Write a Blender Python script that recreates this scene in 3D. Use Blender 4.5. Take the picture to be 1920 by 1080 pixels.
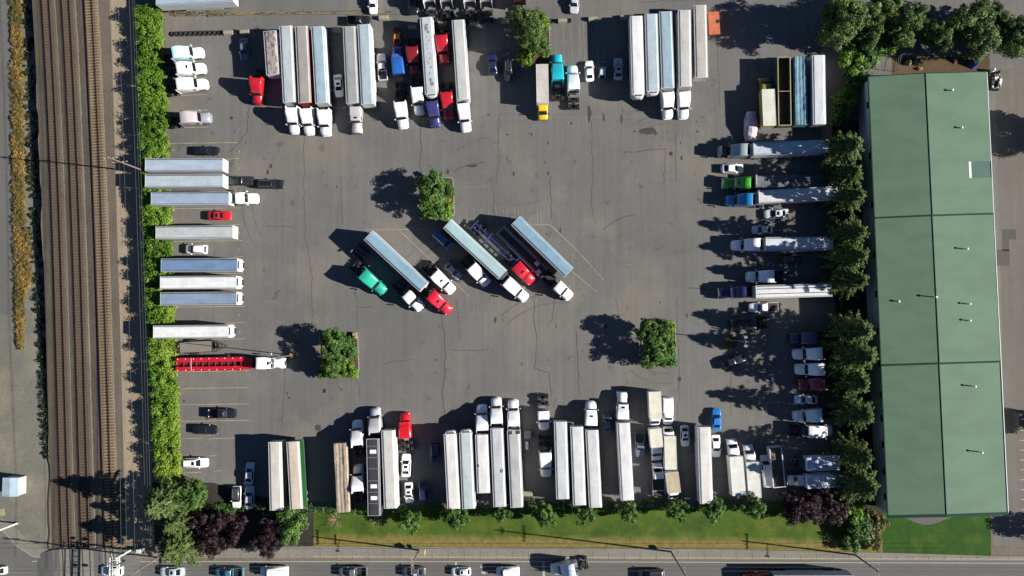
import bpy, math, random
import numpy as np
from mathutils import Vector, Quaternion

S = bpy.context.scene
for o in list(bpy.data.objects): bpy.data.objects.remove(o)
COL = S.collection

# ------------------------------------------------------------------ camera
F, CH = 1500.0, 160.0                       # focal length in photo pixels, height of the drone in metres
q = Vector((40, -60, -F)).normalized().rotation_difference(Vector((0, 0, -1)))
def ray(px, py):
    v = Vector((px - 960, 540 - py, -F)); v.rotate(q); return v
_c = ray(960, 540)
CAM = Vector((_c.x * CH / _c.z, _c.y * CH / _c.z, CH))
def G(px, py, h=0.0):                       # the point at height h that the photo shows at pixel (px, py)
    v = ray(px, py); t = (CH - h) / -v.z
    return Vector((CAM.x + v.x * t, CAM.y + v.y * t, h))
cd = bpy.data.cameras.new('camera'); cam = bpy.data.objects.new('camera', cd); COL.objects.link(cam)
cam.location = CAM; cam.rotation_mode = 'QUATERNION'; cam.rotation_quaternion = q
cd.sensor_width = 36; cd.lens = F / 1920 * 36; cd.clip_end = 5000; cd.clip_start = 1
S.camera = cam
S.render.resolution_x, S.render.resolution_y = 1024, 576

# ------------------------------------------------------------------ light
SUN_EL, SUN_AZ = 26.5, 6.5                  # elevation; degrees south of due east
w = bpy.data.worlds.new('World'); S.world = w; w.use_nodes = True
wn = w.node_tree.nodes; bg = wn['Background']
sk = wn.new('ShaderNodeTexSky'); sk.sky_type = 'NISHITA'; sk.sun_disc = False
sk.sun_elevation = math.radians(SUN_EL); sk.sun_rotation = math.radians(90 + SUN_AZ)
sk.dust_density = 0.0; sk.air_density = 0.5; sk.ozone_density = 3.0
w.node_tree.links.new(sk.outputs[0], bg.inputs[0]); bg.inputs[1].default_value = 0.05
sl = bpy.data.lights.new('sun', 'SUN'); sl.energy = 5.0; sl.angle = math.radians(0.5); sl.color = (1.0, 0.945, 0.86)
so = bpy.data.objects.new('sun', sl); COL.objects.link(so)
e, a = math.radians(SUN_EL), math.radians(SUN_AZ)
sd = Vector((-math.cos(e) * math.cos(a), math.cos(e) * math.sin(a), -math.sin(e)))
so.rotation_mode = 'QUATERNION'; so.rotation_quaternion = Vector((0, 0, -1)).rotation_difference(sd)
so.location = (120, -15, 80)
vs = S.view_settings; vs.view_transform = 'Standard'; vs.look = 'None'; vs.gamma = 1; vs.exposure = 1.22

# ------------------------------------------------------------------ colour helpers
KEXP = 1.58                                  # sunlit pixel value / albedo for level ground
def lin(c): c /= 255.0; return c / 12.92 if c <= 0.04045 else ((c + 0.055) / 1.055) ** 2.4
def P(r, g, b): return tuple(min(0.82, lin(x) / KEXP) for x in (r, g, b)) + (1.0,)   # real albedo of a thing seen sunlit as r,g,b

# ------------------------------------------------------------------ materials
MATS = {}
def new_mat(name):
    m = bpy.data.materials.new(name); m.use_nodes = True
    nt = m.node_tree; b = nt.nodes['Principled BSDF']; MATS[name] = m
    return m, nt, b
def nd(nt, t, **kw):
    n = nt.nodes.new(t)
    for k, v in kw.items():
        if k in ('inputs',):
            for kk, vv in v.items():
                if hasattr(vv, 'is_linked'): nt.links.new(vv, n.inputs[kk])
                else: n.inputs[kk].default_value = vv
        else: setattr(n, k, v)
    return n
def mixc(nt, fac, c1, c2, mode='MIX'):
    n = nt.nodes.new('ShaderNodeMix'); n.data_type = 'RGBA'; n.blend_type = mode
    for i, v in ((0, fac), (6, c1), (7, c2)):
        if hasattr(v, 'is_linked'): nt.links.new(v, n.inputs[i])
        else: n.inputs[i].default_value = v
    return n.outputs[2]
def ramp(nt, fac, *stops):
    n = nt.nodes.new('ShaderNodeValToRGB'); nt.links.new(fac, n.inputs[0])
    el = n.color_ramp.elements
    while len(el) > len(stops): el.remove(el[-1])
    while len(el) < len(stops): el.new(0.5)
    for e_, (p, c) in zip(el, stops):
        e_.position = p; e_.color = c if not isinstance(c, (int, float)) else (c, c, c, 1)
    return n.outputs[0]
def coords(nt, scale=(1, 1, 1), kind='Object', rot=0.0):
    tc = nd(nt, 'ShaderNodeTexCoord'); mp = nd(nt, 'ShaderNodeMapping')
    nt.links.new(tc.outputs[kind], mp.inputs[0]); mp.inputs[3].default_value = scale; mp.inputs[2].default_value = (0, 0, rot)
    return mp.outputs[0]
def noise(nt, vec, scale, detail=4, rough=0.55):
    n = nd(nt, 'ShaderNodeTexNoise', inputs={'Scale': scale, 'Detail': detail, 'Roughness': rough}); nt.links.new(vec, n.inputs[0])
    return n.outputs[0]
def bump(nt, b, h, strength=0.3, dist=0.05):
    n = nd(nt, 'ShaderNodeBump', inputs={'Strength': strength, 'Distance': dist}); nt.links.new(h, n.inputs['Height'])
    nt.links.new(n.outputs[0], b.inputs['Normal'])
def plain(name, col, rough=0.5, metal=0.0, spec=0.5, emit=None):
    m, nt, b = new_mat(name); b.inputs['Base Color'].default_value = col
    b.inputs['Roughness'].default_value = rough; b.inputs['Metallic'].default_value = metal
    b.inputs['Specular IOR Level'].default_value = spec
    v = noise(nt, coords(nt), 3.0); k = ramp(nt, v, (0.3, 0.82), (0.7, 1.0))
    nt.links.new(mixc(nt, 1.0, col, k, 'MULTIPLY'), b.inputs['Base Color'])
    return m
plain('rubber', (0.012, 0.012, 0.013, 1), 0.85); plain('black_metal', (0.018, 0.018, 0.02, 1), 0.55)
plain('rim', (0.45, 0.46, 0.48, 1), 0.3, 0.8); plain('chrome', (0.6, 0.61, 0.63, 1), 0.18, 1.0)
plain('glass', (0.008, 0.010, 0.013, 1), 0.06, 0.0, 0.6); plain('red_lens', (0.35, 0.01, 0.01, 1), 0.2)
plain('lamp_lens', (0.75, 0.76, 0.78, 1), 0.12); plain('amber_lens', (0.6, 0.2, 0.02, 1), 0.2)
plain('grey_metal', (0.22, 0.23, 0.24, 1), 0.45, 0.3); plain('pale_metal', (0.62, 0.63, 0.64, 1), 0.4, 0.2)
plain('timber', (0.16, 0.12, 0.085, 1), 0.85); plain('grease', (0.03, 0.028, 0.026, 1), 0.4)
plain('bark', (0.07, 0.055, 0.04, 1), 0.9); plain('soil', (0.055, 0.042, 0.03, 1), 0.95)
plain('cable', (0.07, 0.08, 0.075, 1), 0.7, 0, .2); plain('pole_wood', (0.16, 0.12, 0.09, 1), 0.85)
plain('white_coat', (0.72, 0.73, 0.74, 1), 0.4); plain('yellow_coat', (0.55, 0.36, 0.06, 1), 0.6)
plain('dark_green', (0.010, 0.04, 0.03, 1), 0.8, 0, .1)

def objcolor(name, rough, streak, coat=0.0, ribs=None, dirt=0.25, ribk=0.90):
    m, nt, b = new_mat(name)
    oi = nd(nt, 'ShaderNodeObjectInfo'); col = oi.outputs['Color']
    tc = nd(nt, 'ShaderNodeTexCoord'); add = nd(nt, 'ShaderNodeVectorMath', operation='ADD')
    sc = nd(nt, 'ShaderNodeVectorMath', operation='SCALE'); sc.inputs[0].default_value = (91, 57, 33); nt.links.new(oi.outputs['Random'], sc.inputs[3])
    nt.links.new(tc.outputs['Object'], add.inputs[0]); nt.links.new(sc.outputs[0], add.inputs[1])
    mp = nd(nt, 'ShaderNodeMapping'); mp.inputs[3].default_value = streak; nt.links.new(add.outputs[0], mp.inputs[0])
    n1 = noise(nt, mp.outputs[0], 1.0, 5, 0.6)
    k = ramp(nt, n1, (0.30, 1 - dirt), (0.60, 1.06))
    c = mixc(nt, 1.0, col, k, 'MULTIPLY')
    n2 = noise(nt, add.outputs[0], 6.0, 3, 0.7); k2 = ramp(nt, n2, (0.3, 0.92), (0.6, 1.0))
    c = mixc(nt, 1.0, c, k2, 'MULTIPLY')
    if ribs:
        wv = nd(nt, 'ShaderNodeTexWave', bands_direction='X', inputs={'Scale': ribs, 'Distortion': 0.0}); nt.links.new(tc.outputs['Object'], wv.inputs[0])
        kk = ramp(nt, wv.outputs['Fac'], (0.0, ribk), (0.12, 1.0))
        c = mixc(nt, 1.0, c, kk, 'MULTIPLY'); bump(nt, b, wv.outputs['Fac'], 0.08, 0.01)
    nt.links.new(c, b.inputs['Base Color'])
    b.inputs['Roughness'].default_value = rough; b.inputs['Coat Weight'].default_value = coat; b.inputs['Coat Roughness'].default_value = 0.08
    return m
objcolor('paint', 0.32, (0.5, 0.5, 0.5), 0.35, dirt=0.10)
objcolor('panel', 0.42, (0.25, 1.2, 1.2), 0.1, ribs=0.32, dirt=0.16)       # trailer walls
objcolor('roof_skin', 0.45, (0.35, 0.8, 1), 0.0, ribs=0.26, dirt=0.17, ribk=0.95)     # trailer roofs with cross bows
objcolor('tarp', 0.7, (1.5, 3.0, 1), 0.0, dirt=0.35)
objcolor('matte', 0.75, (1.0, 1.0, 1.0), 0.0, dirt=0.3)
def dirty_roof():
    m, nt, b = new_mat('stained_skin'); oi = nd(nt, 'ShaderNodeObjectInfo')
    n = noise(nt, coords(nt, (0.9, 1.3, 1)), 1.3, 6, 0.65); k = ramp(nt, n, (0.42, 0.42), (0.52, 1.0))
    nt.links.new(mixc(nt, 1.0, oi.outputs['Color'], k, 'MULTIPLY'), b.inputs['Base Color']); b.inputs['Roughness'].default_value = 0.6
dirty_roof()

def leaf_mat(name, c0, c1, c2):
    m, nt, b = new_mat(name)
    at = nd(nt, 'ShaderNodeAttribute', attribute_name='tint')
    c = ramp(nt, at.outputs['Fac'], (0.0, c0), (0.5, c1), (1.0, c2))
    oi = nd(nt, 'ShaderNodeObjectInfo'); k = ramp(nt, oi.outputs['Random'], (0, 0.85), (1, 1.1))
    c = mixc(nt, 1.0, c, k, 'MULTIPLY')
    nt.links.new(c, b.inputs['Base Color']); b.inputs['Roughness'].default_value = 0.5; b.inputs['Specular IOR Level'].default_value = 0.25
    tr = nd(nt, 'ShaderNodeBsdfTranslucent'); nt.links.new(c, tr.inputs[0])
    mx = nd(nt, 'ShaderNodeMixShader'); mx.inputs[0].default_value = 0.28
    nt.links.new(b.outputs[0], mx.inputs[1]); nt.links.new(tr.outputs[0], mx.inputs[2])
    nt.links.new(mx.outputs[0], nt.nodes['Material Output'].inputs[0])
leaf_mat('leaf_hedge', (0.045, 0.11, 0.012, 1), (0.125, 0.25, 0.022, 1), (0.25, 0.33, 0.045, 1))
leaf_mat('leaf_conifer', (0.03, 0.062, 0.017, 1), (0.085, 0.135, 0.035, 1), (0.18, 0.22, 0.06, 1))
leaf_mat('leaf_dark', (0.028, 0.062, 0.017, 1), (0.08, 0.13, 0.034, 1), (0.17, 0.22, 0.06, 1))
leaf_mat('leaf_green', (0.03, 0.085, 0.018, 1), (0.07, 0.15, 0.03, 1), (0.14, 0.22, 0.045, 1))
leaf_mat('leaf_purple', (0.016, 0.009, 0.012, 1), (0.034, 0.017, 0.022, 1), (0.065, 0.034, 0.04, 1))
leaf_mat('leaf_dry', (0.07, 0.09, 0.025, 1), (0.24, 0.17, 0.055, 1), (0.46, 0.28, 0.08, 1))
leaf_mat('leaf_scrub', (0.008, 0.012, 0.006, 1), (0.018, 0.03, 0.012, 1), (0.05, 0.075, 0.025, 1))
leaf_mat('leaf_olive', (0.05, 0.06, 0.015, 1), (0.12, 0.115, 0.035, 1), (0.20, 0.17, 0.06, 1))

def ground_mat(name, base, lo=0.85, hi=1.12, big=0.05, fine=4.0, streak=None, spots=None, rough=0.9, bumpk=0.15, alt=None, grain=(0.78, 1.18)):
    m, nt, b = new_mat(name); v = coords(nt)
    c = base
    k = ramp(nt, noise(nt, v, big, 5, 0.6), (0.3, lo), (0.7, hi)); c = mixc(nt, 1.0, c, k, 'MULTIPLY')
    k = ramp(nt, noise(nt, v, big*9, 5, 0.7), (0.3, 0.94), (0.7, 1.05)); c = mixc(nt, 1.0, c, k, 'MULTIPLY')
    if alt:                                  # a second real colour in patches
        f_ = ramp(nt, noise(nt, v, alt[1], 6, 0.6), (alt[2], 0.0), (alt[3], 1.0)); c = mixc(nt, f_, c, alt[0])
    nf = noise(nt, v, fine, 3, 0.75); k = ramp(nt, nf, (0.25, grain[0]), (0.75, grain[1])); c = mixc(nt, 1.0, c, k, 'MULTIPLY')
    if streak:
        v2 = coords(nt, streak, rot=math.radians(-2.6)); k = ramp(nt, noise(nt, v2, 1.0, 4, 0.6), (0.3, 0.90), (0.7, 1.06)); c = mixc(nt, 1.0, c, k, 'MULTIPLY')
    if spots:
        k = ramp(nt, noise(nt, v, spots, 4, 0.6), (0.28, 0.62), (0.37, 1.0)); c = mixc(nt, 1.0, c, k, 'MULTIPLY')
    nt.links.new(c, b.inputs['Base Color']); b.inputs['Roughness'].default_value = rough; b.inputs['Specular IOR Level'].default_value = 0.25
    bump(nt, b, nf, bumpk, 0.05)
    return m
ground_mat('asphalt', P(117, 116, 114), 0.86, 1.12, 0.035, 2.6, (0.9, 0.03, 1), 0.33, alt=(P(128, 124, 117), 0.06, 0.5, 0.62), grain=(0.87, 1.11))
ground_mat('asphalt_new', P(108, 107, 105), 0.92, 1.06, 0.05, 5.0)
ground_mat('asphalt_brown', P(119, 114, 109), 0.9, 1.08, 0.05, 4.0, (0.6, 0.05, 1))
ground_mat('road_tar', P(110, 109, 106), 0.93, 1.06, 0.04, 5.0, None, None)
ground_mat('concrete', P(140, 136, 126), 0.88, 1.08, 0.12, 3.0)
ground_mat('kerb_stone', P(170, 165, 145), 0.85, 1.08, 0.3, 3.0)
ground_mat('gravel', P(124, 114, 100), 0.85, 1.15, 0.08, 2.2, bumpk=0.6)
ground_mat('gravel_pale', P(165, 150, 128), 0.9, 1.1, 0.08, 2.2, bumpk=0.5)
ground_mat('ballast', P(110, 101, 90), 0.85, 1.15, 0.1, 2.0, (2.2, 0.04, 1), bumpk=0.9)
ground_mat('ballast_edge', P(103, 95, 84), 0.8, 1.2, 0.1, 1.6, bumpk=1.0)
ground_mat('gravel_west', P(122, 121, 112), 0.9, 1.1, 0.05, 2.0, bumpk=0.4, alt=(P(140, 134, 118), 0.09, 0.48, 0.6))
ground_mat('dirt', P(96, 78, 56), 0.7, 1.2, 0.15, 1.5, bumpk=0.5)
ground_mat('soil_and_shade', (0.03, 0.026, 0.02, 1), 0.7, 1.2, 0.15, 1.5, bumpk=0.5)  # soil of the beds; on the rail bank it also stands in for shade
ground_mat('turf', P(82, 105, 34), 0.75, 1.15, 0.12, 3.0, bumpk=0.8, alt=(P(112, 118, 48), 0.22, 0.45, 0.6))
ground_mat('turf_dry', P(150, 130, 68), 0.8, 1.12, 0.15, 3.0, bumpk=0.8, alt=(P(118, 122, 52), 0.3, 0.5, 0.62))
def verge_mat():
    m = ground_mat('turf_verge', P(70, 98, 26), 0.7, 1.2, 0.2, 2.2, bumpk=0.9, alt=(P(95, 110, 38), 0.25, 0.45, 0.66))
    nt = m.node_tree; b = nt.nodes['Principled BSDF']; old = b.inputs['Base Color'].links[0].from_socket
    v = coords(nt); sx = nd(nt, 'ShaderNodeSeparateXYZ'); nt.links.new(v, sx.inputs[0])
    y0 = G(900, 1013).y; mr = nd(nt, 'ShaderNodeMapRange', inputs={'Value': sx.outputs[1], 'From Min': y0 + 1.6, 'From Max': y0 - 1.6, 'To Min': 0.0, 'To Max': 1.0})
    n1 = noise(nt, v, 0.35, 6, 0.65); ad = nd(nt, 'ShaderNodeMath', operation='ADD'); nt.links.new(mr.outputs[0], ad.inputs[0]); nt.links.new(n1, ad.inputs[1])
    f = ramp(nt, ad.outputs[0], (0.62, 0.0), (1.3, 1.0))
    d = mixc(nt, ramp(nt, noise(nt, v, 1.1, 5, .7), (.4, 0.0), (.6, 1.0)), P(146, 124, 74), P(112, 112, 52))
    nt.links.new(mixc(nt, f, old, d), b.inputs['Base Color'])
verge_mat()
ground_mat('turf_rich', P(44, 86, 12), 0.75, 1.15, 0.3, 2.5, bumpk=0.9, alt=(P(72, 100, 26), 0.25, 0.5, 0.68))
ground_mat('tie_brown', P(92, 76, 64), 0.8, 1.15, 0.5, 4.0); ground_mat('tie_pale', P(168, 142, 108), 0.8, 1.12, 0.5, 4.0)
ground_mat('rail_rust', P(80, 62, 54), 0.85, 1.1, 0.3, 3.0, rough=0.6)
ground_mat('line_white', P(158, 156, 150), 0.6, 1.05, 0.5, 2.5); ground_mat('line_faint', P(136, 133, 127), 0.85, 1.08, 0.5, 2.5)
ground_mat('line_yellow', P(190, 178, 140), 0.6, 1.05, 0.4, 2.5); ground_mat('patch_tar', P(92, 90, 88), 0.92, 1.08, 0.4, 3.0); ground_mat('tyre_mark', P(109, 108, 106), 0.92, 1.08, 0.4, 3.0); ground_mat('tar_seal', P(66, 64, 62), 0.9, 1.1, 0.5, 3.0)
ground_mat('line_road', P(190, 190, 186), 0.85, 1.05, 0.5, 2.5)
ground_mat('oil_stain', P(76, 74, 72), 0.85, 1.1, 0.5, 3.0)

# ------------------------------------------------------------------ mesh builder
class MB:
    def __init__(s): s.v = []; s.f = []; s.m = []; s.s = []; s.mn = []
    def mi(s, n):
        if n not in s.mn: s.mn.append(n)
        return s.mn.index(n)
    def add(s, vs, fs, mat, smooth=False):
        o = len(s.v); s.v += [tuple(x) for x in vs]; k = s.mi(mat)
        for f in fs: s.f.append(tuple(i + o for i in f)); s.m.append(k); s.s.append(smooth)
        return s
    def box(s, x0, x1, y0, y1, z0, z1, mat):
        vs = [(x, y, z) for x in (x0, x1) for y in (y0, y1) for z in (z0, z1)]
        return s.add(vs, [(0, 1, 3, 2), (4, 6, 7, 5), (0, 4, 5, 1), (2, 3, 7, 6), (0, 2, 6, 4), (1, 5, 7, 3)], mat)
    def bbox(s, x0, x1, y0, y1, z0, z1, mat, c=0.05):      # box with chamfered top and corners
        def r(z, i): return [(x0+i+c, y0+i, z), (x1-i-c, y0+i, z), (x1-i, y0+i+c, z), (x1-i, y1-i-c, z), (x1-i-c, y1-i, z), (x0+i+c, y1-i, z), (x0+i, y1-i-c, z), (x0+i, y0+i+c, z)]
        return s.loft([r(z0, 0), r(z1 - c, 0), r(z1, c)], mat, False)
    def loft(s, rings, mat, smooth=True, cap=True, closed=True):
        n = len(rings[0]); vs = [p for r in rings for p in r]; fs = []
        for k in range(len(rings) - 1):
            for i in range(n if closed else n - 1):
                j = (i + 1) % n; fs.append((k*n+i, k*n+j, (k+1)*n+j, (k+1)*n+i))
        s.add(vs, fs, mat, smooth)
        if cap and closed: s.add(rings[0], [tuple(range(n))[::-1]], mat); s.add(rings[-1], [tuple(range(n))], mat)
        return s
    def cyl(s, p0, p1, r, mat, n=10, r2=None, smooth=True):
        p0, p1 = Vector(p0), Vector(p1); d = (p1 - p0).normalized(); u = d.orthogonal().normalized(); w_ = d.cross(u); r2 = r if r2 is None else r2
        R = [[tuple(p + (u * math.cos(2*math.pi*i/n) + w_ * math.sin(2*math.pi*i/n)) * rr) for i in range(n)] for p, rr in ((p0, r), (p1, r2))]
        return s.loft(R, mat, smooth)
    def slab(s, a_, b_, c_, d_, t, mat):                    # a quad with thickness t, pushed along its normal
        a_, b_, c_, d_ = map(Vector, (a_, b_, c_, d_)); n = (b_ - a_).cross(d_ - a_).normalized() * t
        vs = [a_, b_, c_, d_, a_ + n, b_ + n, c_ + n, d_ + n]
        return s.add(vs, [(3, 2, 1, 0), (4, 5, 6, 7), (0, 1, 5, 4), (1, 2, 6, 5), (2, 3, 7, 6), (3, 0, 4, 7)], mat)
    def bar(s, p0, p1, w_, mat): return s.cyl(p0, p1, w_, mat, 4, smooth=False)
    def sheet(s, pts, mat): return s.add(pts, [tuple(range(len(pts)))], mat)
    def ribbon(s, pts, wd, z, mat):                         # flat strip along a ground polyline
        L = []
        for i, p in enumerate(pts):
            d = (Vector(pts[min(i+1, len(pts)-1)]) - Vector(pts[max(i-1, 0)])); d.z = 0; d.normalize(); n = Vector((-d.y, d.x, 0)) * wd / 2
            L.append((Vector(p) + n, Vector(p) - n))
        vs = [(p.x, p.y, z) for ab in L for p in ab]
        return s.add(vs, [(2*i, 2*i+1, 2*i+3, 2*i+2) for i in range(len(pts)-1)], mat)
    def mesh(s, name):
        me = bpy.data.meshes.new(name); me.from_pydata(s.v, [], s.f)
        for n in s.mn: me.materials.append(MATS[n])
        me.polygons.foreach_set('material_index', s.m); me.polygons.foreach_set('use_smooth', s.s); me.update()
        return me
def ring(x, hw, z0, z1, top=None, r=0.15, rb=0.06, zs=None):    # cross section of a body at x (y-z plane)
    t = hw if top is None else top; zs = z1 - r if zs is None else zs
    h = [(hw - rb, z0), (hw, z0 + rb), (hw, min(zs, z1 - r * 0.9)), (t - r * 0.12 if t >= hw - 1e-6 else (hw + t) / 2 + 0.02, z1 - r * 0.38 if t >= hw - 1e-6 else (zs + z1) / 2 + 0.05), (t - r, z1)]
    return [(x, y, z) for y, z in h] + [(x, -y, z) for y, z in h[::-1]]

def link(name, me, parent=None, loc=None, color=None):
    o = bpy.data.objects.new(name, me); COL.objects.link(o)
    if parent: o.parent = parent
    if loc is not None: o.location = loc
    if color is not None: o.color = color
    return o
def tag(o, label, cat, group=None, kind=None):
    if label: o['label'] = label
    if cat: o['category'] = cat
    if group: o['group'] = group
    if kind: o['kind'] = kind
    return o
def empty(name, loc, rz=0.0):
    o = bpy.data.objects.new(name, None); COL.objects.link(o); o.location = loc; o.rotation_euler = (0, 0, rz); o.empty_display_size = 0.5
    return o
def struct(name, mb, loc=None): o = link(name, mb.mesh(name) if isinstance(mb, MB) else mb, loc=loc); o['kind'] = 'structure'; return o

class Kit:                                   # the parts of one kind of thing; every copy shares the meshes
    def __init__(s): s.p = []
    def add(s, name, mb, col=None, loc=None, parent=None, label=None):
        s.p.append((name, mb.mesh(name) if isinstance(mb, MB) else mb, col, loc, parent, label)); return len(s.p) - 1
def spawn(kit, name, loc, rz, cols, label, cat, group, scale=(1, 1, 1), skip=()):
    root = empty(name, loc, rz); root.scale = scale; tag(root, label, cat, group)
    made = []
    for nm, me, col, pl, par, lb in kit.p:
        if nm in skip: made.append(None); continue
        o = link(nm, me, root if par is None else made[par], pl, cols.get(col, cols.get('body')) if col else None)
        if lb: o['label'] = lb
        made.append(o)
    return root
CACHE = {}
def cached(key, fn, *a_):
    if key not in CACHE: CACHE[key] = fn(*a_)
    return CACHE[key]
def heading(A, B): d = B - A; return math.atan2(d.y, d.x), math.hypot(d.x, d.y)

# ------------------------------------------------------------------ vehicle kits (x forward, z up, origin on the ground)
def wheel_mesh(r, wd, rim='rim'):
    def make():
        m = MB()
        def rg(y, rr): return [(rr*math.cos(2*math.pi*i/16), y, rr*math.sin(2*math.pi*i/16)) for i in range(16)]
        m.loft([rg(-wd/2, r*.86), rg(-wd/2*.8, r), rg(wd/2*.8, r), rg(wd/2, r*.86)], 'rubber')
        for sy in (-1, 1): m.cyl((0, sy*wd/2*.9, 0), (0, sy*(wd/2+.012), 0), r*.58, rim, 12)
        return m.mesh('wheel')
    return cached(('wheel', r, wd, rim), make)
def dual_mesh(r, wd=.58):
    def make():
        m = MB()
        for c in (-wd/4-.01, wd/4+.01):
            def rg(y, rr): return [(rr*math.cos(2*math.pi*i/16), y, rr*math.sin(2*math.pi*i/16)) for i in range(16)]
            h = wd/4-.01
            m.loft([rg(c-h, r*.86), rg(c-h*.75, r), rg(c+h*.75, r), rg(c+h, r*.86)], 'rubber')
        for sy in (-1, 1): m.cyl((0, sy*wd/2*.9, 0), (0, sy*(wd/2+.012), 0), r*.55, 'grey_metal', 12)
        return m.mesh('wheel')
    return cached(('dual', r, wd), make)

def kit_car(kind):
    k = Kit(); b = MB(); c = MB()
    if kind in ('sedan', 'hatch', 'coupe'):
        L = 2.35; hood = .93; base = (-1.78, 1.02) if kind == 'sedan' else (-2.12, 1.0); roof = (-1.0, .28) if kind == 'sedan' else (-1.55, .22); H = 1.44; hw = .9
        if kind == 'coupe': base = (-1.75, .8); roof = (-.95, .1); H = 1.32
        st = [(-2.35, .68, .45, .82), (-2.25, .82, .3, .95), (-1.7, .89, .27, 1.0), (-.6, .91, .25, .97), (.9, .91, .25, .95), (1.6, .89, .27, .9), (2.15, .82, .3, .8), (2.35, .62, .42, .66)]
        ax = (-1.38, 1.42); wr = .33
    elif kind == 'suv':
        L = 2.4; base = (-2.28, 1.05); roof = (-2.0, .3); H = 1.74; hw = .95
        st = [(-2.4, .78, .5, 1.0), (-2.32, .9, .35, 1.12), (-1.6, .95, .32, 1.14), (.9, .95, .32, 1.1), (1.6, .93, .34, 1.05), (2.2, .86, .38, .96), (2.4, .68, .5, .8)]
        ax = (-1.42, 1.45); wr = .38; hood = 1.08
    elif kind == 'van':
        L = 2.75; base = (-2.7, 1.75); roof = (-2.62, 1.15); H = 2.15; hw = .99; hood = 1.2
        st = [(-2.75, .85, .5, 1.15), (-2.7, .97, .4, 1.22), (1.5, .99, .38, 1.22), (1.8, .97, .38, 1.15), (2.45, .9, .42, 1.0), (2.75, .7, .5, .8)]
        ax = (-1.7, 1.75); wr = .36
    elif kind == 'pickup':
        L = 2.85; base = (-.82, 1.15); roof = (-.62, .5); H = 1.85; hw = .98; hood = 1.15
        st = [(-.85, .97, .45, 1.18), (1.0, .98, .42, 1.17), (1.7, .97, .42, 1.13), (2.55, .92, .45, 1.05), (2.85, .74, .5, .9)]
        ax = (-1.8, 1.75); wr = .4
    b.loft([ring(x, w_, z0, z1, w_*.93, .14) for x, w_, z0, z1 in st], 'paint')
    k.add('body', b, 'body')
    bx0, bx1 = base; rx0, rx1 = roof; hb = hw * .92; hr = hw * .74 if kind not in ('van',) else hw * .86
    zb = hood - .04
    def cr(z, x0, x1, h): return [(x0+.06, -h, z), (x1-.16, -h, z), (x1, -h*.72, z), (x1+.03, 0, z), (x1, h*.72, z), (x1-.16, h, z), (x0+.06, h, z), (x0, h*.8, z), (x0-.01, 0, z), (x0, -h*.8, z)]
    c.loft([cr(zb, bx0, bx1, hb), cr(H-.07, rx0-.02, rx1+.05, hr), cr(H, rx0+.12, rx1-.1, hr*.86)], 'paint')
    k.add('roof', c, 'roof')
    zt = H - .09; g = MB()
    def pt(t, xa, xb, ha, hb2, sy, za=zb+.04): return (xa + (xb-xa)*t, sy*(ha + (hb2-ha)*t), za + (zt-za)*t)
    g.slab(pt(.05, bx1, rx1+.05, hb*.78, hr*.76, 1), pt(.05, bx1, rx1+.05, hb*.78, hr*.76, -1), pt(.97, bx1, rx1+.05, hb*.78, hr*.76, -1), pt(.97, bx1, rx1+.05, hb*.78, hr*.76, 1), -.05, 'glass')
    k.add('windshield', g)
    if kind != 'van':
        g = MB(); g.slab(pt(.06, bx0, rx0, hb*.78, hr*.78, -1), pt(.06, bx0, rx0, hb*.78, hr*.78, 1), pt(.95, bx0, rx0, hb*.78, hr*.78, 1), pt(.95, bx0, rx0, hb*.78, hr*.78, -1), -.03, 'glass'); k.add('rear_window', g)
    for sy in (1, -1):
        g = MB(); x0, x1 = (bx0 + .25, bx1 - .2) if kind != 'van' else (.35, bx1 - .2); u0, u1 = (rx0 + .15, rx1 - .05) if kind != 'van' else (.4, rx1 - .05)
        A, B_, C_, D = (x0, sy*hb, zb+.07), (x1, sy*hb, zb+.07), (u1, sy*hr, zt), (u0, sy*hr, zt)
        g.slab(A, B_, C_, D, -.02 * (-sy) * -1 if False else (.02 if sy < 0 else -.02), 'glass'); k.add('side_window', g)
    if kind == 'pickup':
        bd = MB(); bd.box(-2.85, -.87, -.97, -.85, .5, 1.17, 'paint').box(-2.85, -.87, .85, .97, .5, 1.17, 'paint').box(-2.88, -2.78, -.85, .85, .5, 1.16, 'paint').box(-2.78, -.87, -.85, .85, .55, .68, 'black_metal'); k.add('cargo_bed', bd, 'body')
        bc = MB(); bc.bbox(-2.82, -.88, -.9, .9, 1.172, 1.22, 'black_metal', .02); k.add('bed_cover', bc)
        bp = MB(); bp.bbox(-3.0, -2.89, -.9, .9, .45, .62, 'chrome', .02); k.add('rear_bumper', bp)
    if kind in ('suv', 'hatch'):
        for sy in (1, -1): rr = MB(); rr.bar((rx0+.15, sy*hr*.82, H+.05), (rx1-.15, sy*hr*.82, H+.05), .03, 'grey_metal'); k.add('roof_rail', rr)
    if kind in ('sedan', 'hatch', 'suv', 'coupe'):
        sr = MB(); sr.slab((rx1-.75, -.36, H), (rx1-.22, -.36, H), (rx1-.22, .36, H), (rx1-.75, .36, H), .012, 'glass'); k.add('sunroof', sr)
    fx = st[-1][0]; rx = -L
    for sy in (1, -1):
        h = MB(); h.bbox(fx-.32, fx-.1, min(sy*.5, sy*.78), max(sy*.5, sy*.78), st[-1][3]-.14, st[-1][3]+.06, 'lamp_lens', .03); k.add('headlight', h)
        t = MB(); t.bbox(rx-.02, rx+.12, min(sy*.55, sy*.8), max(sy*.55, sy*.8), .72, .9, 'red_lens', .03); k.add('tail_light', t)
        m = MB(); m.bbox(bx1-.32, bx1-.12, min(sy*(hw-.02), sy*(hw+.2)), max(sy*(hw-.02), sy*(hw+.2)), zb+.05, zb+.2, 'paint', .04); k.add('mirror', m, 'body')
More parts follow.
